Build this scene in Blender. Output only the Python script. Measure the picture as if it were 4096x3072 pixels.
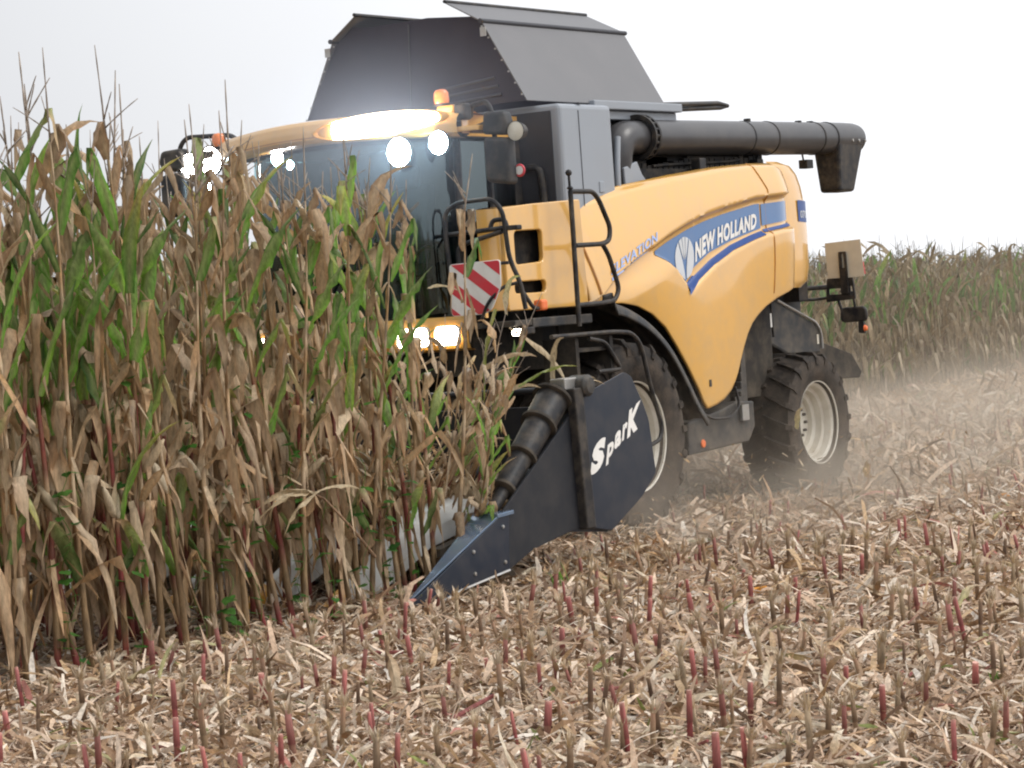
import bpy, bmesh, math, random
import numpy as np
from mathutils import Vector, Matrix

for _o in list(bpy.data.objects):
    bpy.data.objects.remove(_o)
SC = bpy.context.scene
COL = SC.collection
R = math.radians
random.seed(7)
NP = np.random.default_rng(11)

# ------------------------------------------------------------------ camera
CAM_POS = Vector((20.580, 14.1465, 2.0923))
CAM_YAW, CAM_ROLL, CAM_PITCH = 213.522, 4.054, 1.586
def make_camera():
    a, p, r = R(CAM_YAW), R(CAM_PITCH), R(CAM_ROLL)
    f = Vector((math.cos(a) * math.cos(p), math.sin(a) * math.cos(p), -math.sin(p)))
    ri = Vector((math.sin(a), -math.cos(a), 0))
    up = ri.cross(f)
    rr = ri * math.cos(r) - up * math.sin(r)
    uu = ri * math.sin(r) + up * math.cos(r)
    cd = bpy.data.cameras.new('camera')
    cd.sensor_width = 36.0
    cd.lens = 95.628
    cd.clip_start, cd.clip_end = 0.1, 2000.0
    c = bpy.data.objects.new('camera', cd)
    COL.objects.link(c)
    m = Matrix((rr, uu, -f)).transposed().to_4x4()
    m.translation = CAM_POS
    c.matrix_world = m
    SC.camera = c
make_camera()

# ------------------------------------------------------------------ sky, sun, exposure
SUN_EL, SUN_AZ = 48.0, 118.0        # azimuth of the sun, degrees from +x towards +y
def make_light():
    w = bpy.data.worlds.new('World')
    SC.world = w
    w.use_nodes = True
    nt = w.node_tree
    bg = nt.nodes['Background']
    sky = nt.nodes.new('ShaderNodeTexSky')
    sky.sky_type = 'NISHITA'
    sky.sun_disc = False
    sky.sun_elevation = R(SUN_EL)
    sky.sun_rotation = R(90.0 - SUN_AZ)
    sky.dust_density = 4.0
    hs = nt.nodes.new('ShaderNodeHueSaturation')
    hs.inputs['Saturation'].default_value = 0.16
    hs.inputs['Value'].default_value = 1.0
    mix = nt.nodes.new('ShaderNodeMixRGB')
    mix.inputs[0].default_value = 0.72
    mix.inputs[2].default_value = (9.6, 9.75, 10.1, 1)
    nt.links.new(sky.outputs[0], hs.inputs['Color'])
    nt.links.new(hs.outputs[0], mix.inputs[1])
    # brighter cloud on the sun's side of the sky
    tc = nt.nodes.new('ShaderNodeTexCoord')
    dp = nt.nodes.new('ShaderNodeVectorMath'); dp.operation = 'DOT_PRODUCT'
    dp.inputs[1].default_value = (math.cos(R(SUN_AZ)), math.sin(R(SUN_AZ)), 0.15)
    nt.links.new(tc.outputs['Generated'], dp.inputs[0])
    mr = nt.nodes.new('ShaderNodeMapRange')
    mr.inputs['From Min'].default_value, mr.inputs['From Max'].default_value = -0.30, 0.06
    mr.inputs['To Min'].default_value, mr.inputs['To Max'].default_value = 0.80, 1.30
    nt.links.new(dp.outputs['Value'], mr.inputs['Value'])
    ml = nt.nodes.new('ShaderNodeVectorMath'); ml.operation = 'SCALE'
    nt.links.new(mix.outputs[0], ml.inputs[0]); nt.links.new(mr.outputs[0], ml.inputs['Scale'])
    nt.links.new(ml.outputs[0], bg.inputs['Color'])
    bg.inputs['Strength'].default_value = 0.085
    sd = bpy.data.lights.new('sun', 'SUN')
    sd.energy = 1.1
    sd.angle = R(25)
    sd.color = (1.0, 0.97, 0.92)
    s = bpy.data.objects.new('sun', sd)
    COL.objects.link(s)
    d = Vector((math.cos(R(SUN_AZ)) * math.cos(R(SUN_EL)), math.sin(R(SUN_AZ)) * math.cos(R(SUN_EL)), math.sin(R(SUN_EL))))
    s.rotation_euler = d.to_track_quat('Z', 'Y').to_euler()
    s.location = d * 60
make_light()
SC.view_settings.view_transform = 'Standard'
SC.view_settings.look = 'None'
SC.view_settings.exposure = 0.50
SC.view_settings.gamma = 1.0
SC.render.engine = 'CYCLES'
SC.render.filter_size = 2.1
SC.cycles.filter_width = 2.1
SC.cycles.use_denoising = True
SC.cycles.max_bounces = 7
SC.cycles.transparent_max_bounces = 12
SC.cycles.volume_bounces = 0
SC.cycles.caustics_reflective = False
SC.cycles.caustics_refractive = False
SC.cycles.sample_clamp_indirect = 6.0

# ------------------------------------------------------------------ materials
def nodes(name):
    m = bpy.data.materials.new(name)
    m.use_nodes = True
    nt = m.node_tree
    return m, nt, nt.nodes['Principled BSDF']
def N(nt, t, **kw):
    n = nt.nodes.new(t)
    for k, v in kw.items():
        if k in n.inputs: n.inputs[k].default_value = v
        else: setattr(n, k, v)
    return n
def paint(name, col, rough=0.4, metal=0.0, coat=0.0, dirt=0.25, dirtcol=(0.30, 0.24, 0.17), scale=6.0, bump=0.0, low=0.0, spec=0.5, cior=1.5):
    """A surface of one colour with blotchy dust on it (more of it low down on the machine when low > 0) and uneven gloss."""
    m, nt, b = nodes(name)
    L = nt.links.new
    tc = N(nt, 'ShaderNodeTexCoord')
    n1 = N(nt, 'ShaderNodeTexNoise', Scale=scale, Detail=8.0, Roughness=0.65)
    L(tc.outputs['Object'], n1.inputs['Vector'])
    rmp = N(nt, 'ShaderNodeMapRange')
    rmp.inputs['From Min'].default_value = 0.42
    rmp.inputs['From Max'].default_value = 0.80
    rmp.inputs['To Max'].default_value = dirt * 2
    L(n1.outputs['Fac'], rmp.inputs['Value'])
    fac = rmp.outputs[0]
    if low > 0:
        ge = N(nt, 'ShaderNodeNewGeometry')
        sx = N(nt, 'ShaderNodeSeparateXYZ')
        L(ge.outputs['Position'], sx.inputs[0])
        mr = N(nt, 'ShaderNodeMapRange')
        mr.inputs['From Min'].default_value = 0.1
        mr.inputs['From Max'].default_value = 2.0
        mr.inputs['To Min'].default_value = low
        mr.inputs['To Max'].default_value = 0.0
        L(sx.outputs['Z'], mr.inputs['Value'])
        ad = N(nt, 'ShaderNodeMath', operation='ADD', use_clamp=True)
        mu = N(nt, 'ShaderNodeMath', operation='MULTIPLY')
        ml = N(nt, 'ShaderNodeMath', operation='ADD')
        ml.inputs[1].default_value = 0.45
        L(n1.outputs['Fac'], ml.inputs[0])
        L(mr.outputs[0], mu.inputs[0]); L(ml.outputs[0], mu.inputs[1])
        L(fac, ad.inputs[0]); L(mu.outputs[0], ad.inputs[1])
        fac = ad.outputs[0]
    mx = N(nt, 'ShaderNodeMixRGB')
    mx.inputs[1].default_value = (*col, 1)
    mx.inputs[2].default_value = (*dirtcol, 1)
    L(fac, mx.inputs[0])
    L(mx.outputs[0], b.inputs['Base Color'])
    rr = N(nt, 'ShaderNodeMapRange')
    rr.inputs['To Min'].default_value = rough * 0.8
    rr.inputs['To Max'].default_value = min(1.0, rough * 1.35)
    L(n1.outputs['Fac'], rr.inputs['Value'])
    L(rr.outputs[0], b.inputs['Roughness'])
    b.inputs['Metallic'].default_value = metal
    b.inputs['Coat Weight'].default_value = coat
    b.inputs['Coat Roughness'].default_value = 0.09
    b.inputs['Coat IOR'].default_value = cior
    b.inputs['Specular IOR Level'].default_value = spec
    if bump > 0:
        n2 = N(nt, 'ShaderNodeTexNoise', Scale=60.0, Detail=4.0)
        L(tc.outputs['Object'], n2.inputs['Vector'])
        bp = N(nt, 'ShaderNodeBump', Strength=bump, Distance=0.01)
        L(n2.outputs['Fac'], bp.inputs['Height'])
        L(bp.outputs[0], b.inputs['Normal'])
    return m
def glow(name, col, s):
    m, nt, b = nodes(name)
    b.inputs['Base Color'].default_value = (0.8, 0.8, 0.8, 1)
    b.inputs['Emission Color'].default_value = (*col, 1)
    b.inputs['Emission Strength'].default_value = s
    return m
def glass(name, tint, amount):
    m, nt, b = nodes(name)
    L = nt.links.new
    tr = N(nt, 'ShaderNodeBsdfTransparent')
    tr.inputs[0].default_value = (*tint, 1)
    gl = N(nt, 'ShaderNodeBsdfGlossy', Roughness=0.03)
    gl.inputs['Color'].default_value = (0.75, 0.92, 0.95, 1)
    fr = N(nt, 'ShaderNodeFresnel', IOR=1.5)
    ad = N(nt, 'ShaderNodeMath', operation='ADD', use_clamp=True)
    ad.inputs[1].default_value = amount
    mx = N(nt, 'ShaderNodeMixShader')
    L(fr.outputs[0], ad.inputs[0]); L(ad.outputs[0], mx.inputs[0])
    L(tr.outputs[0], mx.inputs[1]); L(gl.outputs[0], mx.inputs[2])
    L(mx.outputs[0], nt.nodes['Material Output'].inputs['Surface'])
    return m
def leafy(name, trans=0.35, rough=0.55, streak=True, bright=1.0):
    """Plant matter: colour from the leaf's own vertex tint, fibre streaks and blotches, a per-plant drift, light through the blade."""
    m, nt, b = nodes(name)
    L = nt.links.new
    at = N(nt, 'ShaderNodeVertexColor', layer_name='Col')
    tc = N(nt, 'ShaderNodeTexCoord')
    n1 = N(nt, 'ShaderNodeTexNoise', Scale=14.0, Detail=6.0, Roughness=0.7)
    mp = N(nt, 'ShaderNodeMapping')
    mp.inputs['Scale'].default_value = (3.0, 3.0, 0.7) if streak else (1, 1, 1)
    L(tc.outputs['Object'], mp.inputs['Vector']); L(mp.outputs[0], n1.inputs['Vector'])
    bp = N(nt, 'ShaderNodeBump', Strength=0.5, Distance=0.01)
    L(n1.outputs['Fac'], bp.inputs['Height']); L(bp.outputs[0], b.inputs['Normal'])
    oi = N(nt, 'ShaderNodeObjectInfo')
    mr = N(nt, 'ShaderNodeMapRange')
    mr.inputs['From Min'].default_value = 0.25
    mr.inputs['From Max'].default_value = 0.75
    mr.inputs['To Min'].default_value = 0.42 * bright
    mr.inputs['To Max'].default_value = 1.40 * bright
    L(n1.outputs['Fac'], mr.inputs['Value'])
    m2 = N(nt, 'ShaderNodeMapRange')
    m2.inputs['To Min'].default_value = 0.82
    m2.inputs['To Max'].default_value = 1.15
    L(oi.outputs['Random'], m2.inputs['Value'])
    mu = N(nt, 'ShaderNodeMath', operation='MULTIPLY')
    L(mr.outputs[0], mu.inputs[0]); L(m2.outputs[0], mu.inputs[1])
    hs = N(nt, 'ShaderNodeHueSaturation')
    L(at.outputs['Color'], hs.inputs['Color'])
    L(mu.outputs[0], hs.inputs['Value'])
    L(hs.outputs[0], b.inputs['Base Color'])
    b.inputs['Roughness'].default_value = rough
    b.inputs['Specular IOR Level'].default_value = 0.35
    if trans > 0:
        tl = N(nt, 'ShaderNodeBsdfTranslucent')
        L(hs.outputs[0], tl.inputs['Color'])
        mx = N(nt, 'ShaderNodeMixShader')
        sp = N(nt, 'ShaderNodeSeparateColor'); L(at.outputs['Color'], sp.inputs[0])
        su = N(nt, 'ShaderNodeMath', operation='SUBTRACT'); L(sp.outputs[1], su.inputs[0]); L(sp.outputs[0], su.inputs[1])
        gm = N(nt, 'ShaderNodeMapRange')          # green blades let more light through than dry ones
        gm.inputs['From Max'].default_value = 0.10
        gm.inputs['To Min'].default_value = trans; gm.inputs['To Max'].default_value = min(0.6, trans + 0.28)
        L(su.outputs[0], gm.inputs['Value']); L(gm.outputs[0], mx.inputs[0])
        L(b.outputs[0], mx.inputs[1]); L(tl.outputs[0], mx.inputs[2])
        L(mx.outputs[0], nt.nodes['Material Output'].inputs['Surface'])
    return m

M = {}
M['yellow'] = paint('yellow_paint', (0.70, 0.375, 0.07), 0.36, cior=1.62, coat=1.0, dirt=0.17, low=0.26, scale=5.0, dirtcol=(0.42, 0.31, 0.18))
M['yellow_trim'] = paint('yellow_trim', (0.62, 0.30, 0.035), 0.4, coat=0.3, dirt=0.2, dirtcol=(0.4, 0.3, 0.18))
M['orange_seam'] = paint('orange_seam', (0.42, 0.17, 0.02), 0.6, dirt=0.3)
M['grey_sheet'] = paint('grey_sheet', (0.27, 0.295, 0.33), 0.42, dirt=0.14, scale=3.0, dirtcol=(0.28, 0.28, 0.29))
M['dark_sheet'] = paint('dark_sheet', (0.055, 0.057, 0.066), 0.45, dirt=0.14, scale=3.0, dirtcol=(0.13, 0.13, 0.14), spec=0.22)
M['cover'] = paint('cover_sheet', (0.135, 0.135, 0.142), 0.5, dirt=0.16, scale=2.0, dirtcol=(0.23, 0.225, 0.23))
M['cover_shaded'] = paint('cover_sheet_shaded', (0.034, 0.032, 0.045), 0.55, dirt=0.12, scale=2.0, dirtcol=(0.09, 0.085, 0.10), spec=0.22)  # cover sheet again, darkened so the front wall's shade is in its colour
M['black'] = paint('black_paint', (0.018, 0.018, 0.02), 0.42, dirt=0.15, scale=8.0, spec=0.22)
M['matt_black'] = paint('matt_black', (0.012, 0.012, 0.013), 0.75, dirt=0.12, low=0.25, spec=0.22)
M['tube'] = paint('auger_paint', (0.033, 0.032, 0.035), 0.38, coat=0.12, dirt=0.12, scale=4.0, dirtcol=(0.17, 0.155, 0.145))
M['rubber'] = paint('tyre_rubber', (0.022, 0.021, 0.021), 0.8, dirt=0.22, low=0.34, spec=0.15, scale=7.0, dirtcol=(0.17, 0.13, 0.095), bump=0.4)
M['rim'] = paint('rim_paint', (0.66, 0.63, 0.55), 0.45, dirt=0.22, low=0.2, scale=6.0)
M['plastic'] = paint('dark_plastic', (0.032, 0.034, 0.037), 0.5, dirt=0.2, low=0.12, scale=5.0, spec=0.22)
M['navy'] = paint('navy_paint', (0.007, 0.014, 0.028), 0.36, dirt=0.09, low=0.03, scale=5.0, dirtcol=(0.16, 0.13, 0.10), spec=0.4)
M['navy_worn'] = paint('worn_navy_steel', (0.16, 0.24, 0.36), 0.22, metal=0.5, dirt=0.2, scale=9.0)
M['steel'] = paint('bare_steel', (0.40, 0.40, 0.39), 0.35, metal=0.7, dirt=0.35, scale=10)
M['side_sheet'] = paint('dark_side_sheet', (0.016, 0.018, 0.023), 0.5, dirt=0.08, low=0.05, scale=5.0, dirtcol=(0.14, 0.12, 0.10), spec=0.22)
M['snout'] = paint('pale_plastic', (0.62, 0.63, 0.62), 0.45, dirt=0.3, scale=5.0)
M['white'] = paint('white_paint', (0.78, 0.76, 0.72), 0.5, dirt=0.12)
M['cream'] = paint('cream_board', (0.62, 0.58, 0.48), 0.5, dirt=0.15)
M['red'] = paint('red_foil', (0.60, 0.035, 0.055), 0.4, dirt=0.1)
M['blue'] = paint('blue_decal', (0.030, 0.125, 0.32), 0.28, coat=0.7, dirt=0.05)
M['royal'] = paint('royal_blue_decal', (0.018, 0.065, 0.24), 0.35, spec=0.3, dirt=0.05)
M['pale_blue'] = paint('pale_blue_decal', (0.33, 0.45, 0.75), 0.4, dirt=0.08)
M['silver'] = paint('silver_decal', (0.62, 0.64, 0.66), 0.3, metal=0.3, dirt=0.05)
M['amber'] = paint('amber_lens', (0.75, 0.20, 0.04), 0.25, coat=0.5, dirt=0.05)
M['orange'] = paint('orange_reflector', (0.80, 0.16, 0.03), 0.35, dirt=0.1)
M['seat'] = paint('seat_cloth', (0.05, 0.055, 0.07), 0.85, dirt=0.1)
M['glass'] = glass('cab_glass', (0.30, 0.56, 0.60), 0.055)
M['door_glass'] = glass('door_glass', (0.22, 0.34, 0.42), 0.05)
M['mirror'] = paint('mirror_glass', (0.7, 0.75, 0.78), 0.06, metal=1.0, dirt=0.03)
M['lamp'] = glow('lit_lamp', (1.0, 0.97, 0.94), 45.0)
M['led'] = glow('lit_led', (0.60, 0.88, 1.0), 110.0)
M['warm'] = glow('lit_headlamp', (1.0, 0.88, 0.68), 16.0)
M['leaf'] = leafy('maize_leaf', 0.28, bright=1.08)
M['stalk'] = leafy('maize_stalk', 0.0, 0.55, bright=0.98)
M['tassel'] = leafy('maize_tassel', 0.15, 0.8)
M['residue'] = leafy('dry_residue', 0.18, 0.6)
M['weed'] = leafy('weed_leaf', 0.35, 0.45)

# ------------------------------------------------------------------ mesh helpers
class MB:
    def __init__(self): self.v, self.f, self.c = [], [], []
    def add(self, vs, fs, col=None):
        o = len(self.v)
        self.v += [tuple(p) for p in vs]
        self.f += [tuple(i + o for i in q) for q in fs]
        if col is not None:
            self.c += list(col) if isinstance(col[0], (tuple, list)) else [tuple(col)] * len(vs)
        return self
    def box(self, x0, x1, y0, y1, z0, z1):
        return self.add([(x, y, z) for x in (x0, x1) for y in (y0, y1) for z in (z0, z1)],
                        [(0, 1, 3, 2), (4, 6, 7, 5), (0, 4, 5, 1), (2, 3, 7, 6), (0, 2, 6, 4), (1, 5, 7, 3)])
    def hexa(self, a, b):
        """solid between two loops of equal length"""
        n = len(a)
        return self.add(list(a) + list(b), [tuple(range(n))[::-1], tuple(range(n, 2 * n))] +
                        [(i, (i + 1) % n, n + (i + 1) % n, n + i) for i in range(n)])
    def prism(self, poly, axis, lo, hi):
        def p3(a, b, h): return {'x': (h, a, b), 'y': (a, h, b), 'z': (a, b, h)}[axis]
        return self.hexa([p3(a, b, lo) for a, b in poly], [p3(a, b, hi) for a, b in poly])
    def tube(self, path, r, n=8, cap=True, col=None, bump=None):
        P = [Vector(p) for p in path]
        k = len(P)
        rs = r if isinstance(r, (list, tuple)) else [r] * k
        T = [(P[min(i + 1, k - 1)] - P[max(i - 1, 0)]).normalized() for i in range(k)]
        u = T[0].orthogonal().normalized()
        vs, fs = [], []
        for i in range(k):
            u = (u - T[i] * u.dot(T[i]))
            u = u.normalized() if u.length > 1e-6 else T[i].orthogonal().normalized()
            w = T[i].cross(u)
            for j in range(n):
                a = 2 * math.pi * j / n
                vs.append(P[i] + (u * math.cos(a) + w * math.sin(a)) * rs[i])
        for i in range(k - 1):
            for j in range(n):
                fs.append((i * n + j, i * n + (j + 1) % n, (i + 1) * n + (j + 1) % n, (i + 1) * n + j))
        if cap:
            fs.append(tuple(range(n))[::-1]); fs.append(tuple(range((k - 1) * n, k * n)))
        if col is not None and isinstance(col[0], (tuple, list)):
            col = [c for c in col for _ in range(n)]
        return self.add(vs, fs, col)
    def lathe(self, prof, o, axis='y', n=48, closed=False):
        vs, fs = [], []
        k = len(prof)
        for j in range(n):
            a = 2 * math.pi * j / n
            c, s = math.cos(a), math.sin(a)
            for r, h in prof:
                vs.append({'y': (o[0] + r * c, o[1] + h, o[2] + r * s), 'x': (o[0] + h, o[1] + r * c, o[2] + r * s),
                           'z': (o[0] + r * c, o[1] + r * s, o[2] + h)}[axis])
        for j in range(n):
            for i in range(k if closed else k - 1):
                a, b = j * k + i, j * k + (i + 1) % k
                c, d = ((j + 1) % n) * k + (i + 1) % k, ((j + 1) % n) * k + i
                fs.append((a, b, c, d))
        return self.add(vs, fs)
    def grid(self, fn, nu, nv, flip=False):
        vs = [fn(i / nu, j / nv) for i in range(nu + 1) for j in range(nv + 1)]
        fs = []
        for i in range(nu):
            for j in range(nv):
                q = (i * (nv + 1) + j, (i + 1) * (nv + 1) + j, (i + 1) * (nv + 1) + j + 1, i * (nv + 1) + j + 1)
                fs.append(q[::-1] if flip else q)
        return self.add(vs, fs)
    def mesh(self, name, mat):
        me = bpy.data.meshes.new(name)
        me.from_pydata(self.v, [], self.f)
        if self.c and len(self.c) == len(self.v):
            at = me.color_attributes.new('Col', 'FLOAT_COLOR', 'POINT')
            at.data.foreach_set('color', np.array([(c[0], c[1], c[2], 1.0) for c in self.c], dtype=np.float32).ravel())
        me.materials.append(mat)
        me.update()
        return me
    def build(self, name, mat, parent=None, smooth=None, bevel=0.0, seg=2, recalc=True):
        me = self.mesh(name, mat)
        if recalc:
            bm = bmesh.new(); bm.from_mesh(me)
            bmesh.ops.recalc_face_normals(bm, faces=bm.faces)
            bm.to_mesh(me); bm.free()
        if smooth is not None:
            me.polygons.foreach_set('use_smooth', [True] * len(me.polygons))
            me.set_sharp_from_angle(angle=R(smooth))
        o = bpy.data.objects.new(name, me)
        COL.objects.link(o)
        if parent is not None: o.parent = parent
        if bevel > 0:
            b = o.modifiers.new('bevel', 'BEVEL')
            b.width, b.segments, b.limit_method = bevel, seg, 'ANGLE'
            b.harden_normals = False
        return o
def curve_plate(name, loops, thick, bev, mat, parent, place):
    """A plate with holes: filled 2-D outline, extruded and bevelled, then moved by place((u, v, w)) to where it sits."""
    cu = bpy.data.curves.new(name, 'CURVE')
    cu.dimensions = '2D'; cu.fill_mode = 'BOTH'
    cu.extrude = max(thick / 2 - bev, 0.0005); cu.bevel_depth = bev; cu.bevel_resolution = 2
    cu.offset = -bev
    for lp in loops:
        s = cu.splines.new('POLY')
        s.points.add(len(lp) - 1)
        for p, q in zip(s.points, lp): p.co = (q[0], q[1], 0, 1)
        s.use_cyclic_u = True
    return _curve_to_part(cu, name, mat, parent, place)
def _curve_to_part(cu, name, mat, parent, place, cut=0):
    tmp = bpy.data.objects.new('tmp', cu)
    COL.objects.link(tmp)
    dg = bpy.context.evaluated_depsgraph_get()
    me = bpy.data.meshes.new_from_object(tmp.evaluated_get(dg))
    bpy.data.objects.remove(tmp); bpy.data.curves.remove(cu)
    me.name = name
    if cut:
        bm = bmesh.new(); bm.from_mesh(me)
        bmesh.ops.triangulate(bm, faces=bm.faces)
        for _ in range(cut):
            bmesh.ops.subdivide_edges(bm, edges=[e for e in bm.edges if e.calc_length() > 0.04], cuts=1)
            bmesh.ops.triangulate(bm, faces=bm.faces)
        bm.to_mesh(me); bm.free()
    for v in me.vertices: v.co = place(*v.co)
    me.materials.clear(); me.materials.append(mat)
    me.update()
    o = bpy.data.objects.new(name, me)
    COL.objects.link(o)
    if parent is not None: o.parent = parent
    return o
def text_part(name, txt, mat, parent, place, shear=0.0, bold=0.0, spacing=1.0, cut=0, extrude=0.0):
    cu = bpy.data.curves.new(name, 'FONT')
    cu.body = txt; cu.size = 1.0; cu.shear = shear; cu.offset = bold; cu.space_character = spacing
    cu.extrude = extrude; cu.resolution_u = 3
    # width of the line, to scale it to its place
    tmp = bpy.data.objects.new('tmp', cu); COL.objects.link(tmp)
    bpy.context.view_layer.update()
    xs = [c[0] for c in tmp.bound_box]; w0, w1 = min(xs), max(xs)
    bpy.data.objects.remove(tmp)
    return _curve_to_part(cu, name, mat, parent, lambda x, y, z: place((x - w0) / (w1 - w0), y / 0.72, z), cut)
def rounded(pts, r, n=5):
    """polygon with its corners rounded by r"""
    out = []
    k = len(pts)
    for i in range(k):
        p, a, b = Vector(pts[i]), Vector(pts[i - 1]), Vector(pts[(i + 1) % k])
        d = min(r, (a - p).length * 0.45, (b - p).length * 0.45)
        s, e = p + (a - p).normalized() * d, p + (b - p).normalized() * d
        for j in range(n + 1):
            t = j / n
            out.append(tuple(s * (1 - t) ** 2 + p * 2 * t * (1 - t) + e * t * t))
    return out
def bend(pts, r, n=5):
    """open 3-D path with rounded corners"""
    P = [Vector(p) for p in pts]
    out = [P[0]]
    for i in range(1, len(P) - 1):
        p, a, b = P[i], P[i - 1], P[i + 1]
        d = min(r, (a - p).length * 0.48, (b - p).length * 0.48)
        s, e = p + (a - p).normalized() * d, p + (b - p).normalized() * d
        for j in range(n + 1):
            t = j / n
            out.append(s * (1 - t) ** 2 + p * 2 * t * (1 - t) + e * t * t)
    return out + [P[-1]]
def interp(x, pts):
    """piecewise linear, pts sorted by rising x"""
    if x <= pts[0][0]: return pts[0][1]
    for (a, b), (c, d) in zip(pts, pts[1:]):
        if x <= c: return b + (d - b) * (x - a) / (c - a)
    return pts[-1][1]
def sstep(t):
    t = min(1.0, max(0.0, t)); return t * t * (3 - 2 * t)
def tag(o, label=None, cat=None, group=None, kind=None):
    if label: o['label'] = label
    if cat: o['category'] = cat
    if group: o['group'] = group
    if kind: o['kind'] = kind
    return o
def empty(name, loc, label=None, cat=None, group=None):
    o = bpy.data.objects.new(name, None)
    o.empty_display_size = 0.3
    COL.objects.link(o); o.location = loc
    return tag(o, label, cat, group)
# ------------------------------------------------------------------ the field's ground
def ground():
    mb = MB()
    mb.add([(-900, -900, 0), (900, -900, 0), (900, 900, 0), (-900, 900, 0)], [(0, 1, 2, 3)])
    m, nt, b = nodes('field_soil')
    L = nt.links.new
    tc = N(nt, 'ShaderNodeTexCoord')
    n1 = N(nt, 'ShaderNodeTexNoise', Scale=9.0, Detail=10.0, Roughness=0.75)
    n2 = N(nt, 'ShaderNodeTexNoise', Scale=0.6, Detail=4.0)
    vo = N(nt, 'ShaderNodeTexVoronoi', Scale=38.0)
    L(tc.outputs['Object'], n1.inputs['Vector']); L(tc.outputs['Object'], n2.inputs['Vector']); L(tc.outputs['Object'], vo.inputs['Vector'])
    cr = N(nt, 'ShaderNodeValToRGB')
    e = cr.color_ramp.elements
    e[0].position, e[0].color = 0.30, (0.10, 0.065, 0.04, 1)
    e[1].position, e[1].color = 0.68, (0.50, 0.38, 0.25, 1)
    x = e.new(0.48); x.color = (0.28, 0.195, 0.12, 1)
    L(n1.outputs['Fac'], cr.inputs['Fac'])
    mx = N(nt, 'ShaderNodeMixRGB', blend_type='MULTIPLY')
    mx.inputs[0].default_value = 0.5
    L(cr.outputs[0], mx.inputs[1]); L(vo.outputs['Color'], mx.inputs[2])
    hs = N(nt, 'ShaderNodeHueSaturation', Saturation=0.8)
    L(mx.outputs[0], hs.inputs['Color'])
    m2 = N(nt, 'ShaderNodeMapRange')
    m2.inputs['To Min'].default_value = 0.85; m2.inputs['To Max'].default_value = 1.5
    L(n2.outputs['Fac'], m2.inputs['Value']); L(m2.outputs[0], hs.inputs['Value'])
    L(hs.outputs[0], b.inputs['Base Color'])
    b.inputs['Roughness'].default_value = 0.95
    bp = N(nt, 'ShaderNodeBump', Strength=0.8, Distance=0.04)
    L(n1.outputs['Fac'], bp.inputs['Height']); L(bp.outputs[0], b.inputs['Normal'])
    return tag(mb.build('ground', m), kind='structure')
ground()

# ------------------------------------------------------------------ combine harvester (origin under the front axle, +x ahead, +y its left)
CH = empty('combine_harvester', (0, 0, 0), 'yellow combine harvester with open grain tank cover and lit lamps driving into the maize', 'combine harvester')

ZT = sorted([(0.42, 2.99), (0.2, 3.03), (-0.63, 3.14), (-1.41, 3.23), (-2.17, 3.30), (-2.93, 3.34), (-3.35, 3.345), (-3.55, 3.29), (-3.70, 3.18), (-3.80, 3.03), (-3.85, 2.80), (-3.87, 2.45)])
ZR = sorted([(0.42, 2.08), (0.28, 2.12), (0.16, 2.16), (-0.11, 2.32), (-0.40, 2.445), (-0.72, 2.56), (-1.05, 2.675), (-1.42, 2.78), (-1.78, 2.86), (-2.13, 2.92), (-2.78, 3.01), (-3.5, 3.05), (-3.9, 3.06)])
ZB = sorted([(-3.87, 2.40), (-3.83, 2.26), (-3.74, 2.16), (-3.63, 2.13), (-3.06, 2.01), (-2.83, 1.94), (-2.66, 1.865), (-2.53, 1.79), (-2.42, 1.69), (-2.33, 1.57), (-2.25, 1.45), (-2.19, 1.35), (-2.12, 1.26), (-2.02, 1.17), (-1.88, 1.10), (-1.72, 1.055), (-1.55, 1.03), (-1.49, 1.09), (-1.42, 1.21), (-1.23, 1.45), (-1.07, 1.63), (-0.88, 1.82), (-0.66, 1.95), (-0.41, 2.03), (-0.16, 2.07), (0.42, 2.075)])
VX = sorted([(2.50, -0.77), (2.43, -0.96), (2.32, -1.12), (2.21, -1.25), (2.12, -1.29), (2.62, -0.60)])
LOW = sorted([(-1.29, 2.10), (-1.55, 2.225), (-1.88, 2.37), (-2.25, 2.485), (-2.65, 2.575), (-2.95, 2.62), (-3.9, 2.715)])
def ypan(x, z):
    zt, zr, zb = interp(x, ZT), interp(x, ZR), interp(x, ZB)
    if z >= zr:
        s = min(1.0, (z - zr) / max(0.05, zt - zr))
        full = (zt - zr) / 0.9
        y = 1.665 - 0.27 * min(1, full) * s ** 1.3 - 0.05 * sstep((s - 0.88) / 0.12)
    else:
        h = zr - z
        t = min(1.0, h / max(0.1, zr - zb))
        groove = 1.665 - 0.055 * sstep(h / 0.05)
        inside = sstep((z - interp(x, LOW)) / 0.07) * sstep((interp(z, VX) - x) / 0.07)
        bulge = 1.61 + 0.085 * sstep((h - 0.05) / 0.30) - 0.10 * max(0, t - 0.45) ** 1.6
        y = groove if h < 0.05 else 1.61
        y = y * inside + (min(groove, bulge) if h < 0.05 else bulge) * (1 - inside)
    if x < -3.25: y -= 0.55 * ((-3.25 - x) / 0.62) ** 2.2 * 0.5
    return y
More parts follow.
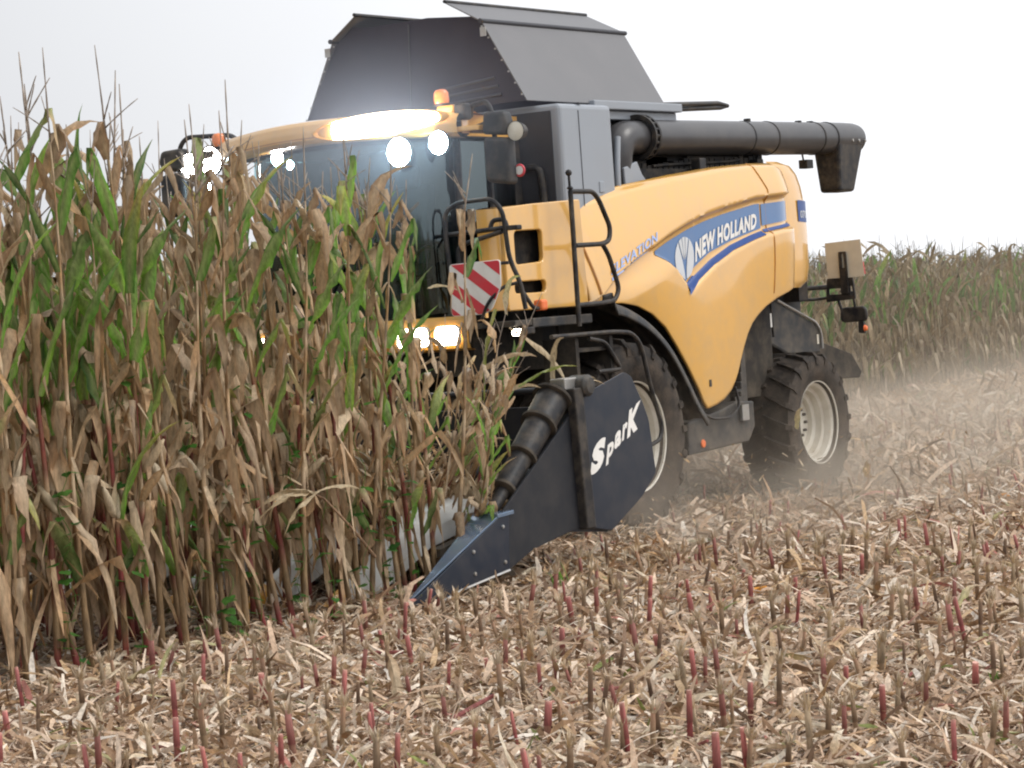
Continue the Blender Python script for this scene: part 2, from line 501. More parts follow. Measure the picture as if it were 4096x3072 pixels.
def side_panel(parent, s):
    xs = []
    n = 230
    for i in range(n + 1): xs.append(0.40 - 4.265 * i / n)
    nv = 84
    mb = MB()
    vs = []
    for x in xs:
        zt, zb, zr = interp(x, ZT), interp(x, ZB), interp(x, ZR)
        for j in range(nv + 1):
            z = zb + (zt - zb) * j / nv
            vs.append((x, s * ypan(x, z), z))
    fs = [(i * (nv + 1) + j, (i + 1) * (nv + 1) + j, (i + 1) * (nv + 1) + j + 1, i * (nv + 1) + j + 1) for i in range(n) for j in range(nv)]
    mb.add(vs, fs)
    o = mb.build('side_panel', M['yellow'], parent, smooth=50)
    sol = o.modifiers.new('thick', 'SOLIDIFY'); sol.thickness = 0.03; sol.offset = -1 if s > 0 else -1
    return o
PANEL = side_panel(CH, 1)
side_panel(CH, -1)

def on_panel(x, z, off): return (x, ypan(x, z) + off, z)
def panel_patch(name, mat, x0, x1, nx, lo, hi, off, parent=PANEL, nz=10):
    """decal that follows the bodywork between two edge curves lo(x), hi(x)"""
    mb = MB()
    def fn(u, v):
        x = x0 + (x1 - x0) * u
        a, b = lo(x), hi(x)
        return on_panel(x, a + (b - a) * v, off)
    mb.grid(fn, nx, nz)
    return mb.build(name, mat, parent, smooth=60)
FB = sorted([(-1.27, 2.15), (-1.37, 2.235), (-1.53, 2.355), (-1.85, 2.49), (-2.34, 2.605), (-2.91, 2.705), (-3.9, 2.79)])
def hi_field(x): return interp(x, ZR) - 0.078
VXI = sorted([(-0.80, 2.485), (-0.97, 2.425), (-1.13, 2.32), (-1.25, 2.215), (-1.30, 2.12)])
def lo_field(x):
    if x > -1.27: return min(interp(x, VXI) + 0.012, hi_field(x) - 0.004)
    return interp(x, FB)
panel_patch('brand_band', M['blue'], -0.83, -2.895, 60, lo_field, hi_field, 0.008)
panel_patch('rear_brand_band', M['blue'], -2.925, -3.76, 24, lambda x: interp(x, FB) + 0.02, lambda x: hi_field(x) - 0.005, 0.008)
LS = sorted([(-1.285, 2.105), (-1.52, 2.245), (-1.84, 2.385), (-2.23, 2.51), (-2.65, 2.60), (-2.92, 2.645), (-3.9, 2.74)])
panel_patch('accent_stripe', M['royal'], -1.285, -2.895, 50, lambda x: interp(x, LS) - 0.005, lambda x: interp(x, LS) + 0.036 + (0.025 if x > -1.5 else 0), 0.012, nz=4)
panel_patch('accent_stripe', M['royal'], -2.925, -3.76, 20, lambda x: interp(x, LS) + 0.015, lambda x: interp(x, LS) + 0.045, 0.012, nz=4)
# leaf emblem: two rows of pale lobes with a parting between them
def emblem():
    mb = MB()
    cx, cz = -1.365, 2.447
    def put(u, v, off): return on_panel(cx - u, cz + v + u * 0.14, off)
    def lobe(pts, off):
        c = (sum(p[0] for p in pts) / len(pts), sum(p[1] for p in pts) / len(pts))
        n = len(pts)
        mb.add([put(*c, off)] + [put(p[0], p[1], off) for p in pts], [(0, 1 + i, 1 + (i + 1) % n) for i in range(n)])
    def ell(u): return 0.198 * math.sqrt(max(0, 1 - (u / 0.178) ** 2))
    # three top petals and two big side leaves, the gaps show the blue beneath
    for a, b in ((-0.09, -0.036), (-0.026, 0.026), (0.036, 0.09)):
        top = [(a + (b - a) * i / 6, ell(a + (b - a) * i / 6) * 0.97) for i in range(7)]
        mid = (a + b) / 2 * 0.25
        lobe(top[::-1] + [(a * 0.55, 0.05), (mid, -0.02), (b * 0.55, 0.05)], 0.0125)
    for s in (-1, 1):
        out = [(s * 0.178 * math.sin(t), 0.198 * math.cos(t)) for t in [0.62 + (2.95 - 0.62) * i / 16 for i in range(17)]]
        inn = [(s * (0.012 + 0.075 * (i / 8) ** 1.5), -0.19 + 0.30 * i / 8) for i in range(9)]
        lobe(out + inn, 0.0125)
    return mb.build('emblem', M['silver'], PANEL)
emblem()
BL = sorted([(-1.54, 2.405), (-1.80, 2.505), (-2.10, 2.585), (-2.45, 2.655), (-2.81, 2.715)])
def put_brand(u, v, w):
    x = -1.555 - 1.255 * u
    z = interp(x, BL)
    h = 0.165 - 0.035 * u
    return on_panel(x + 0.0, z + v * h, 0.014)
text_part('brand_lettering', 'NEW HOLLAND', M['white'], PANEL, put_brand, shear=0.22, bold=0.05, spacing=1.1, cut=2)
def put_elev(u, v, w):
    x = 0.02 - 0.86 * u
    return on_panel(x, 2.325 + 0.30 * u + v * 0.072, 0.007)
text_part('model_lettering', 'ELEVATION', M['pale_blue'], PANEL, put_elev, shear=0.3, bold=0.024, spacing=1.10, cut=2)
panel_patch('lettering_underline', M['pale_blue'], 0.02, -0.80, 20, lambda x: 2.272 + 0.338 * (0.02 - x), lambda x: 2.272 + 0.338 * (0.02 - x) + 0.028 * sstep((x + 0.85) / 0.5), 0.005, nz=2)
def seam(path, name='panel_seam', r=0.007, mat='orange_seam'):
    MB().tube([on_panel(x, z, 0.001) for x, z in path], r, 6).build(name, M[mat], PANEL, smooth=60)
seam([(0.365 - 0.012 * i, 3.0 - 0.07 * i) for i in range(13)], r=0.016)
seam([(-2.86 - 0.012 * i, 3.335 - 0.02 * i) for i in range(14)] + [(-3.02 + 0.004 * (i - 7) ** 2 * 0.03, 3.05 - 0.045 * i) for i in range(23)], r=0.008)
MB().box(-1.62, -1.58, ypan(-1.6, 1.27), ypan(-1.6, 1.27) + 0.006, 1.235, 1.30).build('panel_latch', M['black'], PANEL)
# rear hood that closes the bodywork behind the side panels
def rear_hood():
    mb = MB()
    prof = [(2.10, 0.80), (2.16, 0.93), (2.30, 0.985), (2.70, 1.0), (2.95, 0.975), (3.12, 0.925), (3.24, 0.86), (3.33, 0.74), (3.37, 0.5)]
    def fn(u, v):
        a = -math.pi / 2 + math.pi * u
        z = interp(v * 1.0, [(i / 8, p[0]) for i, p in enumerate(prof)])
        k = interp(v * 1.0, [(i / 8, p[1]) for i, p in enumerate(prof)])
        c, s = math.cos(a), math.sin(a)
        y = 1.50 * math.copysign(abs(s) ** 0.55, s) * (0.9 + 0.1 * k)
        x = -3.45 - 1.30 * abs(c) ** 0.55 * k
        return (x, y, z)
    mb.grid(fn, 60, 32)
    o = mb.build('rear_hood', M['yellow'], CH, smooth=50)
    def put(u, v, w):
        return (-4.13 - 0.15 * u, 1.42 - 0.12 * u + 0.02, 2.80 + 0.11 * v)
    return o
HOOD = rear_hood()
def hood_y(x, z, k=0.99):
    c = ((-3.45 - x) / (1.30 * k)) ** (1 / 0.55)
    return 1.50 * (1 - min(0.999, c) ** 2) ** (0.5 * 0.55)
mb = MB(); mb.grid(lambda u, v: (-3.95 - 0.30 * u, hood_y(-3.95 - 0.30 * u, 2.8) + 0.006, 2.765 + 0.215 * v - 0.01 * u), 8, 4)
mb.build('type_plate', M['royal'], HOOD, smooth=60)
text_part('type_lettering', '070', M['silver'], HOOD, lambda u, v, w: (-4.0 - 0.22 * u, hood_y(-4.0 - 0.22 * u, 2.8) + 0.010, 2.80 + 0.075 * v), bold=0.01)

# dark inner body that carries the panels
mb = MB()
mb.box(-3.6, 0.35, -1.28, 1.28, 1.05, 2.95)
mb.box(-2.6, 0.2, -1.45, 1.45, 0.95, 1.6)
mb.build('inner_body', M['matt_black'], CH)
mb = MB()
mb.prism([(-1.24, 0.62), (-2.41, 0.66), (-2.55, 0.80), (-2.55, 1.04), (-2.22, 1.06), (-1.9, 1.0), (-1.24, 0.92)], 'y', 0.9, 1.60)
LB = mb.build('lower_side_box', M['plastic'], CH, bevel=0.015)
MB().prism([(-1.24, 0.62), (-2.41, 0.66), (-2.55, 1.04), (-1.24, 0.92)], 'y', -1.6, -0.9).build('lower_side_box', M['plastic'], CH, bevel=0.015)
MB().lathe([(0, 0.012), (0.035, 0.010), (0.04, 0)], (-1.50, 1.605, 0.71), 'y', 20).build('reflector', M['orange'], LB)
MB().tube(bend([(-1.45, 1.64, 1.0), (-1.62, 1.66, 0.93), (-1.95, 1.66, 0.92), (-2.2, 1.64, 1.02), (-2.16, 1.62, 1.2)], 0.08), 0.014, 6).build('hose', M['black'], LB, smooth=60)
mb = MB()
for i in range(5): mb.box(-2.30 - 0.03 * i, -2.27 - 0.03 * i, 1.50, 1.62 - 0.01 * i, 1.10 + 0.07 * i, 1.15 + 0.09 * i)
mb.prism([(-2.62, 0.95), (-2.38, 0.95), (-2.34, 1.5), (-2.45, 1.75), (-2.62, 1.75)], 'y', 1.2, 1.5)
mb.build('axle_bracket', M['plastic'], CH, bevel=0.01)
MB().box(-2.37, -2.24, 1.61, 1.64, 0.87, 1.02).build('step_plate', M['steel'], CH)
# curved mudguard over the front wheel
FEN = [(0.40, 2.05), (0.20, 2.075), (-0.09, 2.0), (-0.42, 1.865), (-0.69, 1.67), (-0.85, 1.5), (-1.01, 1.3), (-1.14, 1.12), (-1.30, 0.96)]
mb = MB()
FP = bend([Vector((x, 0, z)) for x, z in FEN], 0.2, 4)
def fen(u, v):
    i = u * (len(FP) - 1); k = min(int(i), len(FP) - 2); p = FP[k].lerp(FP[k + 1], i - k)
    d = (FP[k + 1] - FP[k]).normalized(); nrm = Vector((d.z, 0, -d.x))
    nrm = nrm if nrm.x > 0 else -nrm
    prof = [(1.00, 0.03), (1.30, 0.0), (1.52, 0.0), (1.56, 0.022), (1.60, 0.022), (1.64, 0.0), (1.76, 0.012), (1.80, 0.045), (1.81, 0.10)]
    t = v * 8; j = min(int(t), 7); f = t - j
    y = prof[j][0] * (1 - f) + prof[j + 1][0] * f; o = prof[j][1] * (1 - f) + prof[j + 1][1] * f
    p = p + nrm * o
    return (p.x, y, p.z)
mb.grid(fen, 40, 24)
o = mb.build('mudguard', M['plastic'], CH, smooth=50)
o.modifiers.new('thick', 'SOLIDIFY').thickness = 0.02

# front side box with two openings, behind the ladder
outer = rounded([(-1.70, 2.07), (-0.44, 2.07), (-0.47, 3.00), (-1.25, 2.965), (-1.70, 2.935)], 0.03)
big = rounded([(-1.545, 2.455), (-1.115, 2.475), (-1.115, 2.745), (-1.545, 2.735)], 0.05)
small = rounded([(-1.585, 2.215), (-1.105, 2.215), (-1.105, 2.315), (-1.585, 2.31)], 0.048)
FBX = curve_plate('ladder_side_panel', [outer, big, small], 0.05, 0.012, M['yellow'], CH, lambda u, v, w: (-u, 1.64 + w - 0.0, v))
mb = MB()
mb.box(0.46, 1.70, 1.44, 1.612, 2.08, 2.14)
mb.grid(lambda u, v: (1.79 - 0.085 * u * u, 1.46 + 0.17 * u, 2.085 + 0.845 * v), 10, 4)
mb.grid(lambda u, v: (0.46 + (1.33 - 0.085 * v * v) * u, 1.46 + 0.17 * v, (2.985 - 0.055 * u) + 0.012 * math.sin(v * math.pi)), 10, 6)
mb.build('side_box_shell', M['yellow'], CH, smooth=50)
MB().box(0.5, 1.68, 1.46, 1.53, 2.15, 2.88).build('side_box_inside', M['matt_black'], CH)
MB().prism([(1.25, 2.27), (1.56, 2.03), (1.56, 2.15), (1.30, 2.21)], 'x', 1.86, 1.90).build('corner_gusset', M['yellow'], CH)

# grain tank
mb = MB()
mb.box(-0.52, 0.36, -1.45, 1.45, 2.3, 3.86)
mb.box(-2.1, -0.53, -0.95, 0.95, 2.3, 3.84)
TANK = mb.build('grain_tank', M['grey_sheet'], CH, bevel=0.045, seg=3)
mb = MB()
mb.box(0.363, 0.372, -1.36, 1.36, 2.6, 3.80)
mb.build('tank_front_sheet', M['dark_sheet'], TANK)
mb = MB()
mb.box(-2.12, -0.52, -1.28, 1.28, 3.845, 3.925)
mb.box(-2.10, -0.56, 1.05, 1.22, 3.76, 3.842)
mb.build('tank_rim', M['grey_sheet'], TANK, bevel=0.01)
MB().box(0.05, 0.056, 1.452, 1.456, 2.6, 3.8).box(-0.03, 0.03, 1.30, 1.45, 3.862, 3.872).build('sheet_seam', M['dark_sheet'], TANK)
MB().tube(bend([(0.40, 0.86, 3.30), (0.42, 1.25, 3.32), (0.42, 1.28, 2.7)], 0.1), 0.035, 8).build('air_hose', M['black'], TANK, smooth=60)
# folding cover, standing open like a gambrel roof
FX, RX = 0.52, -1.90
def flap(name, a, b, t, mat):
    """sheet between two long edges a=(y,z), b=(y,z); each end at its own x"""
    d = Vector((b[0] - a[0], b[1] - a[1])).normalized(); n = Vector((-d.y, d.x)) * t
    mb = MB()
    mb.hexa([(a[2], a[0], a[1]), (b[2], b[0], b[1]), (b[3], b[0], b[1]), (a[3], a[0], a[1])],
            [(a[2], a[0] + n.x, a[1] + n.y), (b[2], b[0] + n.x, b[1] + n.y), (b[3], b[0] + n.x, b[1] + n.y), (a[3], a[0] + n.x, a[1] + n.y)])
    return mb.build(name, M[mat], CH, bevel=0.004)
for s in (1, -1):
    lo = flap('tank_cover_flap', (s * 1.23, 3.90, FX, RX), (s * 0.83, 4.635, FX + 0.03, RX + 0.02), 0.012 * s, 'cover')
    up = flap('tank_cover_top_flap', (s * 0.83, 4.645, FX + 0.05, RX + 0.0), (s * 0.50, 4.84, FX + 0.10, RX + 0.15), 0.012 * s, 'cover')
    mb = MB()
    mb.tube([(FX + 0.06, s * 0.83, 4.64), (RX - 0.01, s * 0.83, 4.64)], 0.022, 8)
    mb.build('hinge', M['dark_sheet'], up, smooth=60)
    mb = MB()
    mb.tube([(FX + 0.11, s * 0.50, 4.845), (RX + 0.15, s * 0.50, 4.845)], 0.018, 6)
    mb.build('edge_trim', M['black'], up, smooth=60)
    mb = MB()
    mb.box(FX + 0.062, FX + 0.07, s * 0.86 - 0.03, s * 0.86 + 0.03, 4.50, 4.58)
    mb.build('buckle', M['steel'], lo)
fr = [(-1.215, 3.90), (1.215, 3.90), (0.815, 4.625), (0.74, 4.69), (0.24, 4.735), (-0.42, 4.725), (-0.60, 4.745), (-0.80, 4.60)]
CF = MB().prism(fr, 'x', FX - 0.012, FX + 0.012).build('tank_cover_front', M['cover_shaded'], CH)
MB().prism([(-1.2, 3.90), (1.2, 3.90), (0.81, 4.62), (-0.81, 4.62)], 'x', RX + 0.03, RX + 0.05).build('tank_cover_rear', M['cover_shaded'], CH)
mb = MB()
for k in range(3): mb.tube([(FX + 0.02, 0.15 + 0.1 * k, 3.93 + 0.075 * k), (FX + 0.02, 0.98 - 0.03 * k, 3.98 + 0.075 * k)], 0.014, 6)
mb.tube([(FX + 0.018, 0.0, 3.95), (FX + 0.018, 0.03, 4.70)], 0.008, 6)
mb.build('fold_rib', M['dark_sheet'], CF, smooth=60)
mb = MB()
for s in (1, -1):
    for k in range(7):
        t = k / 6.5
        y, z = 1.19 - 0.40 * t, 3.95 + 0.69 * t
        mb.box(FX + 0.013, FX + 0.019, s * y - 0.012, s * y + 0.006, z, z + 0.015)
mb.build('rivets', M['steel'], CF)

# unloading auger folded back along the left side
AX = lambda x: 3.60 + 0.012 * (-1.3 - x) * 0.6
mb = MB()
mb.tube([(-1.28, 1.27, 3.592), (-5.12, 1.27, 3.635)], 0.168, 40, cap=False)
mb.tube(bend([(-1.3, 1.27, 3.592), (-0.86, 1.27, 3.585), (-0.86, 1.20, 2.85)], 0.30, 14), 0.158, 28)
AUG = mb.build('unloading_auger', M['tube'], CH, smooth=40)
for x, r in ((-3.28, 0.172), (-3.78, 0.174), (-4.80, 0.174), (-5.10, 0.175)):
    z = 3.592 + 0.043 * (-1.28 - x) / 3.84
    MB().lathe([(r - 0.01, -0.012), (r, -0.010), (r, 0.010), (r - 0.01, 0.012)], (x, 1.27, z), 'x', 40).build('tube_band', M['black'], AUG, smooth=40)
mb = MB()
for x, w in ((-1.33, 0.03), (-1.25, 0.03)): mb.lathe([(0.17, -w / 2), (0.215, -w / 2), (0.215, w / 2), (0.17, w / 2)], (x, 1.27, 3.592), 'x', 40)
for k in range(20):
    a = 2 * math.pi * k / 20
    mb.lathe([(0, -0.05), (0.016, -0.05), (0.016, 0.05), (0, 0.05)], (-1.29, 1.27 + 0.198 * math.cos(a), 3.592 + 0.198 * math.sin(a)), 'x', 6)
mb.build('flange', M['black'], AUG)
def spout():
    mb = MB()
    def ring(x0, x1, w, z): return [(x0, 1.27 - w, z), (x0, 1.27 + w, z), (x1, 1.27 + w * 0.92, z), (x1, 1.27 - w * 0.92, z)]
    a, b = ring(-5.10, -5.74, 0.16, 3.63), ring(-5.14, -5.50, 0.12, 3.07)
    mb.hexa([Vector(p) for p in a], [Vector(p) for p in b])
    o = mb.build('spout', M['black'], AUG, bevel=0.03)
    mb = MB()
    mb.tube([(-5.08, 1.27, 3.635), (-5.5, 1.27, 3.64), (-5.68, 1.27, 3.64), (-5.76, 1.27, 3.64)], [0.169, 0.167, 0.165, 0.155], 36)
    mb.build('spout_hood', M['tube'], AUG, smooth=50)
    mb = MB()
    for k in range(3): mb.lathe([(0, 0.012), (0.016, 0.010), (0.018, 0)], (-5.42 - 0.15 * k, 1.432, 3.605), 'y', 10)
    mb.build('spout_bolt', M['steel'], o)
    mb = MB()
    mb.box(-4.74, -4.60, 1.20, 1.30, 3.32, 3.41).tube([(-4.56, 1.27, 3.47), (-4.58, 1.27, 3.40), (-4.62, 1.27, 3.38)], 0.012, 6)
    mb.build('spout_lamp', M['black'], AUG, bevel=0.02)
spout()
for x in (-3.40, -4.50, -4.76): MB().box(x - 0.025, x + 0.025, 1.25, 1.31, 3.76, 3.81).build('lug', M['black'], AUG, bevel=0.006)
mb = MB()
mb.tube(bend([(-0.70, 1.39, 3.58), (-0.62, 1.41, 3.30), (-0.61, 1.41, 2.95)], 0.12), 0.028, 10)
mb.build('elbow_pipe', M['grey_sheet'], AUG, smooth=60)
mb = MB()
mb.prism([(-0.78, 2.95), (-1.16, 3.0), (-1.20, 3.14), (-1.08, 3.24), (-1.0, 3.36), (-0.76, 3.30)], 'y', 1.37, 1.40)
mb.build('elbow_plate', M['grey_sheet'], AUG, bevel=0.01)
# jumble of pipes and boxes on the engine deck under the auger
mb = MB()
mb.box(-3.9, -1.1, 0.3, 1.32, 2.9, 3.30)
mb.box(-3.5, -0.9, 0.5, 1.12, 3.2, 3.50).box(-3.3, -1.5, 0.7, 1.20, 3.28, 3.455)
for i in range(26):
    x = -1.15 - 0.10 * i
    h = 0.05 + 0.05 * random.random()
    mb.box(x - 0.05, x + 0.03, 1.02 + 0.06 * random.random(), 1.26, 3.12 + 0.006 * i, 3.27 + 0.004 * i + h)
for i in range(5):
    y = 1.15 + 0.03 * i
    mb.tube(bend([(-1.1 - 0.1 * i, y, 3.28 + 0.012 * i), (-1.7, y, 3.34), (-2.2 - 0.2 * i, y, 3.30 + 0.02 * i), (-3.2, y, 3.40)], 0.2), 0.016, 6)
mb.box(-3.55, -3.43, 1.1, 1.35, 3.34, 3.40).tube([(-3.55, 1.27, 3.36), (-3.62, 1.27, 3.50)], 0.02, 6)
mb.box(-1.9, -1.2, 0.9, 1.2, 3.30, 3.42).box(-3.2, -2.2, 0.9, 1.25, 3.32, 3.43)
mb.build('engine_deck', M['matt_black'], CH)
for x, z in ((-0.10, 3.07), (-2.12, 3.285)): MB().box(x - 0.10, x + 0.02, 1.34, 1.44, z, z + 0.11).build('panel_catch', M['black'], CH, bevel=0.008)
MB().box(-0.30, -0.22, 1.38, 1.46, 3.07, 3.17).build('panel_catch', M['grey_sheet'], CH, bevel=0.006)
mb = MB()
mb.tube([(-2.1, 0.45, 3.93), (-5.2, 0.0, 4.09), (-5.36, 0, 4.11)], [0.03, 0.028, 0.02], 8).tube([(-2.1, 0.55, 3.98), (-5.1, 0.03, 4.13), (-5.36, 0, 4.11)], 0.024, 8)
mb.build('rear_rail', M['black'], CH, smooth=60)

# straw hood, chaff spreader and axle at the back
mb = MB()
mb.prism([(-3.0, 2.02), (-3.88, 1.98), (-4.75, 1.72), (-4.82, 1.64), (-4.85, 1.55), (-4.83, 1.40), (-4.1, 1.42), (-3.55, 1.60), (-2.5, 1.62)], 'y', -1.2, 1.2)
SH = mb.build('straw_hood', M['plastic'], CH, bevel=0.025)
MB().tube(bend([(-3.9, 1.21, 1.985), (-4.74, 1.21, 1.725), (-4.84, 1.21, 1.6), (-4.84, 1.21, 1.45)], 0.12), 0.014, 6).build('hood_edge', M['steel'], SH, smooth=60)
MB().box(-4.78, -4.74, 1.202, 1.206, 1.50, 1.60).build('warning_sticker', M['cream'], SH)
MB().tube([(-3.72, 1.23, 2.02), (-3.74, 1.23, 1.62)], 0.014, 6).build('stay', M['black'], SH)
MB().box(-3.70, -3.67, 1.222, 1.245, 1.72, 1.86).build('stay_tag', M['white'], SH)
mb = MB()
mb.prism([(-3.2, 1.70), (-4.9, 1.62), (-4.95, 2.1), (-3.2, 2.12)], 'y', -0.95, 0.95)
mb.build('hood_top', M['plastic'], CH, bevel=0.02)
mb = MB()
mb.prism([(-4.7, 1.72), (-5.44, 1.52), (-6.22, 1.34), (-6.44, 1.13), (-6.38, 1.07), (-5.2, 1.10), (-4.6, 1.30)], 'y', 0.80, 0.86)
mb.prism([(-4.7, 1.72), (-5.44, 1.52), (-6.22, 1.34), (-6.44, 1.13), (-6.38, 1.07), (-5.2, 1.10), (-4.6, 1.30)], 'y', -0.86, -0.80)
mb.hexa([(-4.7, -0.80, 1.70), (-4.7, 0.80, 1.70), (-6.2, 0.80, 1.33), (-6.2, -0.80, 1.33)], [(-4.7, -0.80, 1.66), (-4.7, 0.80, 1.66), (-6.2, 0.80, 1.29), (-6.2, -0.80, 1.29)])
mb.build('chaff_spreader', M['matt_black'], CH, bevel=0.008)
mb = MB()
mb.tube([(-3.89, -1.2, 0.74), (-3.89, 1.2, 0.74)], 0.11, 12).box(-3.98, -3.80, -0.5, 0.5, 0.7, 1.5)
mb.tube([(0, -1.3, 0.9), (0, 1.3, 0.9)], 0.2, 14).box(-0.5, 0.4, -0.75, 0.75, 0.7, 1.6)
mb.build('axle', M['matt_black'], CH)
mb = MB()
mb.tube(bend([(-4.3, 0.9, 2.09), (-5.02, 1.2, 2.08), (-5.02, 1.50, 2.10)], 0.08), 0.025, 8).tube(bend([(-4.3, 0.8, 1.98), (-5.0, 1.1, 1.96), (-5.02, 1.33, 1.98), (-5.02, 1.37, 1.84), (-5.04, 1.40, 1.70)], 0.06), 0.016, 8)
mb.tube(bend([(-5.02, 1.50, 2.02), (-5.02, 1.52, 1.93), (-5.04, 1.52, 1.80)], 0.05), 0.014, 8)
mb.box(-4.75, -4.55, 0.85, 1.13, 1.96, 2.20)
BR = mb.build('rear_bracket', M['black'], CH, smooth=50)
curve_plate('bracket_plate', [rounded([(1.215, 1.925), (1.555, 1.94), (1.535, 2.165), (1.235, 2.17)], 0.02), rounded([(1.255, 2.0), (1.40, 2.0), (1.40, 2.06), (1.255, 2.06)], 0.01), rounded([(1.50, 1.98), (1.53, 1.98), (1.52, 2.08), (1.50, 2.08)], 0.008)], 0.02, 0.003, M['black'], BR, lambda u, v, w: (-5.0 + w, u, v))
curve_plate('slotted_holder', [rounded([(1.40, 2.0), (1.49, 2.0), (1.485, 2.44), (1.40, 2.44)], 0.015), rounded([(1.432, 2.27), (1.462, 2.27), (1.458, 2.42), (1.432, 2.42)], 0.014)], 0.02, 0.003, M['black'], BR, lambda u, v, w: (-4.975 + w, u, v))
BD = MB().prism([(1.245, 2.16), (1.67, 2.17), (1.645, 2.555), (1.235, 2.54)], 'x', -5.012, -5.0).build('rear_warning_board', M['cream'], CH, bevel=0.002)
MB().prism([(1.672, 2.19), (1.676, 2.19), (1.662, 2.32), (1.658, 2.32)], 'x', -5.016, -5.002).build('red_edge', M['red'], BD)
curve_plate('reversing_mirror', [rounded([(1.345, 1.70), (1.655, 1.70), (1.65, 1.86), (1.355, 1.86)], 0.06)], 0.05, 0.018, M['black'], CH, lambda u, v, w: (-5.04 + w, u, v))
TL = MB().prism(rounded([(1.55, 1.585), (1.62, 1.575), (1.61, 1.70), (1.55, 1.70)], 0.01), 'x', -5.06, -5.02).build('marker_lamp', M['black'], CH)
MB().lathe([(0, 0.03), (0.025, 0.022), (0.035, 0)], (-5.04, 1.615, 1.63), 'y', 16).build('lamp_lens', M['orange'], TL)

# wheels
def wheel(x, y, r, w, rim, s, lugs, zc):
    o = r - rim
    mb = MB()
    h = w / 2
    prof = [(rim, h * 0.78), (rim + o * 0.10, h * 0.90), (rim + o * 0.45, h * 1.0), (rim + o * 0.72, h * 0.98), (rim + o * 0.86, h * 0.90), (r - 0.045, h * 0.72),
            (r - 0.035, h * 0.3), (r - 0.035, -h * 0.3), (r - 0.045, -h * 0.72), (rim + o * 0.86, -h * 0.90), (rim + o * 0.45, -h), (rim, -h * 0.78)]
    mb.lathe([(a, b * s) for a, b in prof], (x, y, zc), 'y', 72, closed=True)
    T = mb.build('tyre', M['rubber'], CH, smooth=40)
    mb = MB()
    for k in range(lugs):
        for side in (1, -1):
            a0 = 2 * math.pi * (k + (0.5 if side < 0 else 0)) / lugs
            secs = []
            for t, rad_, da, hw in ((0.02, r - 0.004, 0.17, 0.022), (0.5, r + 0.0, 0.07, 0.026), (0.86, r - 0.010, 0.0, 0.032), (1.02, rim + o * 0.80, -0.02, 0.034)):
                secs.append((t * h * side, rad_, a0 + da, hw))
            vs, fs = [], []
            for yy, rr, a, hw in secs:
                for q, d in ((-1, 0), (1, 0), (0.7, 1), (-0.7, 1)):
                    ang = a + q * hw / r * 1.15
                    rad_ = rr if d else rr - 0.07
                    vs.append((x + rad_ * math.cos(ang), y + yy * s, zc + rad_ * math.sin(ang)))
            for i in range(3):
                for j in range(4): fs.append((i * 4 + j, i * 4 + (j + 1) % 4, (i + 1) * 4 + (j + 1) % 4, (i + 1) * 4 + j))
            fs += [(0, 1, 2, 3), (12, 13, 14, 15)]
            mb.add(vs, fs)
    mb.build('tread_lugs', M['rubber'], T)
    mb = MB()
    d = h * s
    mb.lathe([(rim + 0.012, d * 0.90), (rim + 0.024, d * 0.92), (rim + 0.018, d * 0.82), (rim - 0.025, d * 0.70), (rim - 0.035, d * 0.48), (rim - 0.07, d * 0.44), (rim - 0.075, d * 0.22),
              (rim - 0.12, d * 0.17), (rim - 0.125, d * 0.0), (rim - 0.17, -d * 0.04), (rim * 0.45, -d * 0.06), (rim * 0.40, d * 0.10), (rim * 0.22, d * 0.12), (0.0, d * 0.12)], (x, y, zc), 'y', 64)
    W = mb.build('rim', M['rim'], CH, smooth=28)
    mb = MB()
    for k in range(10):
        a = 2 * math.pi * k / 10
        mb.lathe([(0, 0.03 * s), (0.016, 0.03 * s), (0.018, -0.03 * s)], (x + rim * 0.34 * math.cos(a), y + d * 0.12, zc + rim * 0.34 * math.sin(a)), 'y', 6)
    mb.build('wheel_nuts', M['plastic'], W)
for s in (1, -1):
    wheel(0.0, s * 1.45, 0.885, 0.78, 0.47, s, 22, 0.885)
    wheel(-3.89, s * 1.33, 0.715, 0.60, 0.395, s, 20, 0.735)

# cab
def roof_x(y): return 1.66 + 0.34 * math.cos(min(1.0, abs(y) / 1.30) * math.pi / 2) ** 0.9
def roof_z(y): return 3.765 + 0.055 * (1 - (y / 1.3) ** 2)
mb = MB()
prof = [(-0.10, -0.215), (0.0, -0.205), (0.045, -0.17), (0.05, -0.10), (0.035, -0.045), (0.0, -0.012), (-0.06, 0.0), (-0.25, 0.012)]
def brow(u, v):
    y = -1.28 + 2.56 * u
    t = v * 7; j = min(int(t), 6); f = t - j
    dx = prof[j][0] * (1 - f) + prof[j + 1][0] * f; dz = prof[j][1] * (1 - f) + prof[j + 1][1] * f
    return (roof_x(y) + dx, y, roof_z(y) + dz)
mb.grid(brow, 64, 28)
mb.grid(lambda u, v: (0.45 + (roof_x(-1.28 + 2.56 * v) - 0.25 - 0.45) * u, (-1.05 + 2.1 * v) * (1 - u ** 3) + (-1.28 + 2.56 * v) * u ** 3, roof_z(-1.28 + 2.56 * v) + 0.012), 14, 30)
for s in (1, -1): mb.prism([(0.45, s * 1.03), (1.30, s * 1.05), (1.56, s * 1.26), (1.64, s * 1.275), (1.64, s * 1.285), (1.54, s * 1.285), (1.28, s * 1.08), (0.45, s * 1.06)], 'z', 3.59, 3.775)
ROOF = mb.build('cab_roof', M['yellow'], CH, smooth=45)
mb = MB()
mb.grid(lambda u, v: (0.46 + (roof_x(-1.24 + 2.48 * v) - 0.08 - 0.46) * u, (-1.04 + 2.08 * v) * (1 - u ** 3) + (-1.24 + 2.48 * v) * u ** 3, roof_z(-1.24 + 2.48 * v) - 0.21), 14, 30)
mb.build('roof_lining', M['matt_black'], ROOF)
mb = MB()
